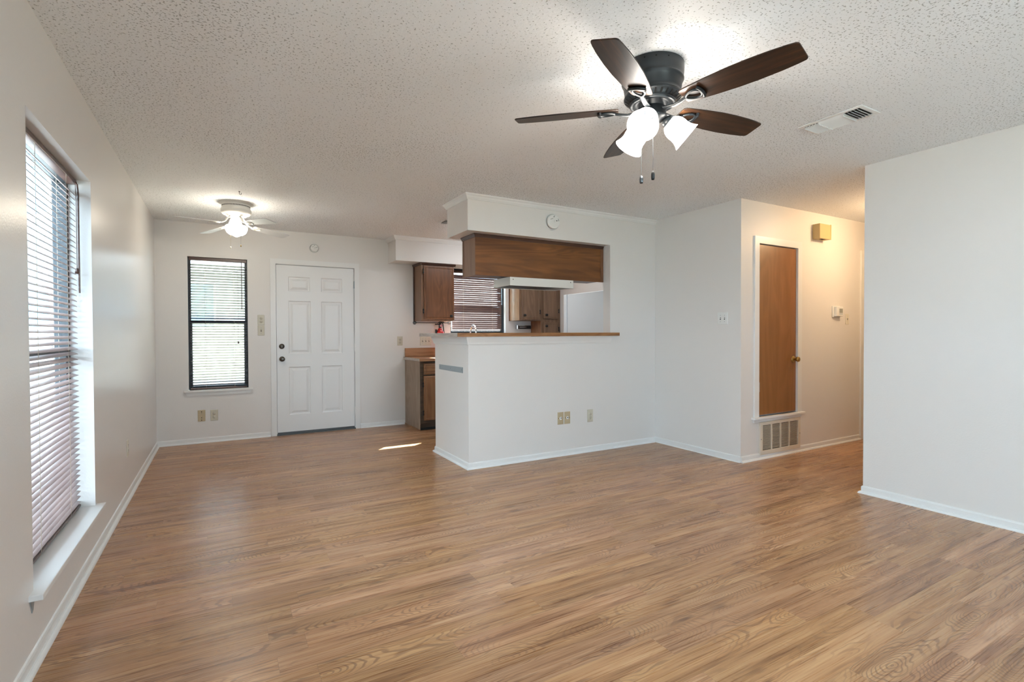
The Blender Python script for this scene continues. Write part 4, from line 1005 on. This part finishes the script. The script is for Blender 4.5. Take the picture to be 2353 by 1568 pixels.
# ------------------------------------------------------------------ outside
struct('ground', MB().box(-30, 30, -20, 45, -0.4, -0.2), 'yard_grass')
struct('ground_bounce_left', MB().box(-5.0, -TL, -8, 9.5, -0.2, -0.12), 'bounce_concrete')  # pale slab added to bounce daylight up through the left window
struct('ground_bounce_rear', MB().box(-TL, 8.0, -8.0, YREAR-T, -0.2, -0.12), 'bounce_concrete')  # unseen pale slab added to bounce daylight onto the ceiling
def fence(label, p0, p1, h, wd=.14):
    p0, p1 = Vector((*p0, -.2)), Vector((*p1, -.2)); d = (p1-p0); L = d.length; d.normalize(); nrm = Vector((-d.y, d.x, 0))
    root = tag(empty('wooden_fence', (p0+p1)/2), label, 'fence')
    m = MB(); k = 0; u = 0
    while u < L:
        hh = h + random.uniform(-.02, .02); m.obox(p0 + d*(u+wd/2) + Vector((0, 0, hh/2)), d, nrm, (0, 0, 1), wd/2-.006, .010, hh/2); u += wd
    build('pickets', m, 'fence_wood', root)
    m = MB()
    for z in (.35, h-.3): m.obox((p0+p1)/2 + nrm*.03 + Vector((0, 0, z)), d, nrm, (0, 0, 1), L/2, .02, .045)
    build('rails', m, 'fence_wood', root)
fence('weathered grey picket fence behind the narrow window', (-6.0, 10.4), (9.0, 10.4), 1.55)
fence('weathered picket fence along the side yard, seen through the tall blind', (-5.2, -6.0), (-5.2, 10.3), 1.55)
hs = tag(empty('neighbour_house', (2.7, 19.0, -.2)), 'pale sided house beyond the fence, seen through the narrow window', 'house')
m = MB(); m.box(-1.7, 7.2, 17.0, 23.0, -.2, 3.0); build('house_wall', m, 'siding', hs)
m = MB(); m.prism([(16.6, 2.95), (20, 4.9), (23.4, 2.95)], lambda q, k: ((-2.1, 7.6)[k], q[0], q[1])); build('roof', m, 'roof_shingle', hs)
for x0, x1 in ((-.3, .50), (2.2, 3.4), (5.0, 6.2)):
    m = MB(); m.box(x0, x1, 16.96, 17.0, 1.35, 2.7); f = build('window', m, 'trim_white', hs)
    m = MB(); m.box(x0+.06, x1-.06, 16.94, 16.96, 1.42, 2.64); build('pane', m, 'house_glass', f)
h2 = tag(empty('neighbour_house', (-7.0, 18.5, -.2)), 'tall pale blue sided house beyond the side yard, seen through the tall blind', 'house')
m = MB(); m.box(-12.0, -2.3, 15.5, 22.0, -.2, 6.6); build('house_wall', m, 'siding_blue', h2)
m = MB(); m.prism([(15.1, 6.55), (18.75, 8.6), (22.4, 6.55)], lambda q, k: ((-12.4, -1.9)[k], q[0], q[1])); build('roof', m, 'roof_shingle', h2)
m = MB(); m.box(-2.52, -2.3, 15.44, 15.5, -.2, 6.55); build('corner_board', m, 'trim_white', h2)
for x0, x1, z0, z1 in ((-3.35, -2.75, 1.0, 2.3), (-3.35, -2.75, 3.9, 5.3), (-6.0, -4.8, 1.0, 2.3), (-6.0, -4.8, 3.9, 5.3)):
    m = MB(); m.box(x0, x1, 15.46, 15.5, z0, z1); f = build('window', m, 'trim_white', h2)
    m = MB(); m.box(x0+.06, x1-.06, 15.44, 15.46, z0+.06, z1-.06); build('pane', m, 'house_glass', f)
def tree(label, x, y, h, r):
    root = tag(empty('garden_tree', (x, y, -.2)), label, 'tree', 'trees outside')
    m = MB(); m.tube([(x, y, -.2), (x+.05, y, h*.3), (x, y+.05, h*.6)], [.16, .12, .08], 10); build('trunk', m, 'bark', root)
    m = MB()
    for k in range(420):
        u, v, t_ = random.gauss(0, 1), random.gauss(0, 1), random.gauss(0, 1); n_ = Vector((u, v, t_)).normalized(); rr = r*(random.random()**.4)
        c = Vector((x, y, h*.68)) + Vector((n_.x*rr, n_.y*rr, n_.z*rr*.8)); a = Vector((random.gauss(0, 1), random.gauss(0, 1), random.gauss(0, 1))).normalized(); b_ = a.cross(n_)
        if b_.length < .1: continue
        b_.normalize(); s_ = random.uniform(.09, .17); m.add([c-a*s_, c+b_*s_*.6, c+a*s_, c-b_*s_*.6], [(0, 1, 2, 3)])
    build('crown', m, 'leaf_green', root)
tree('leafy green tree past the corner of the side yard', -11.0, 13.0, 4.6, 1.5)
tree('leafy green tree behind the fence right of the house', 13.0, 15.0, 4.8, 1.6)
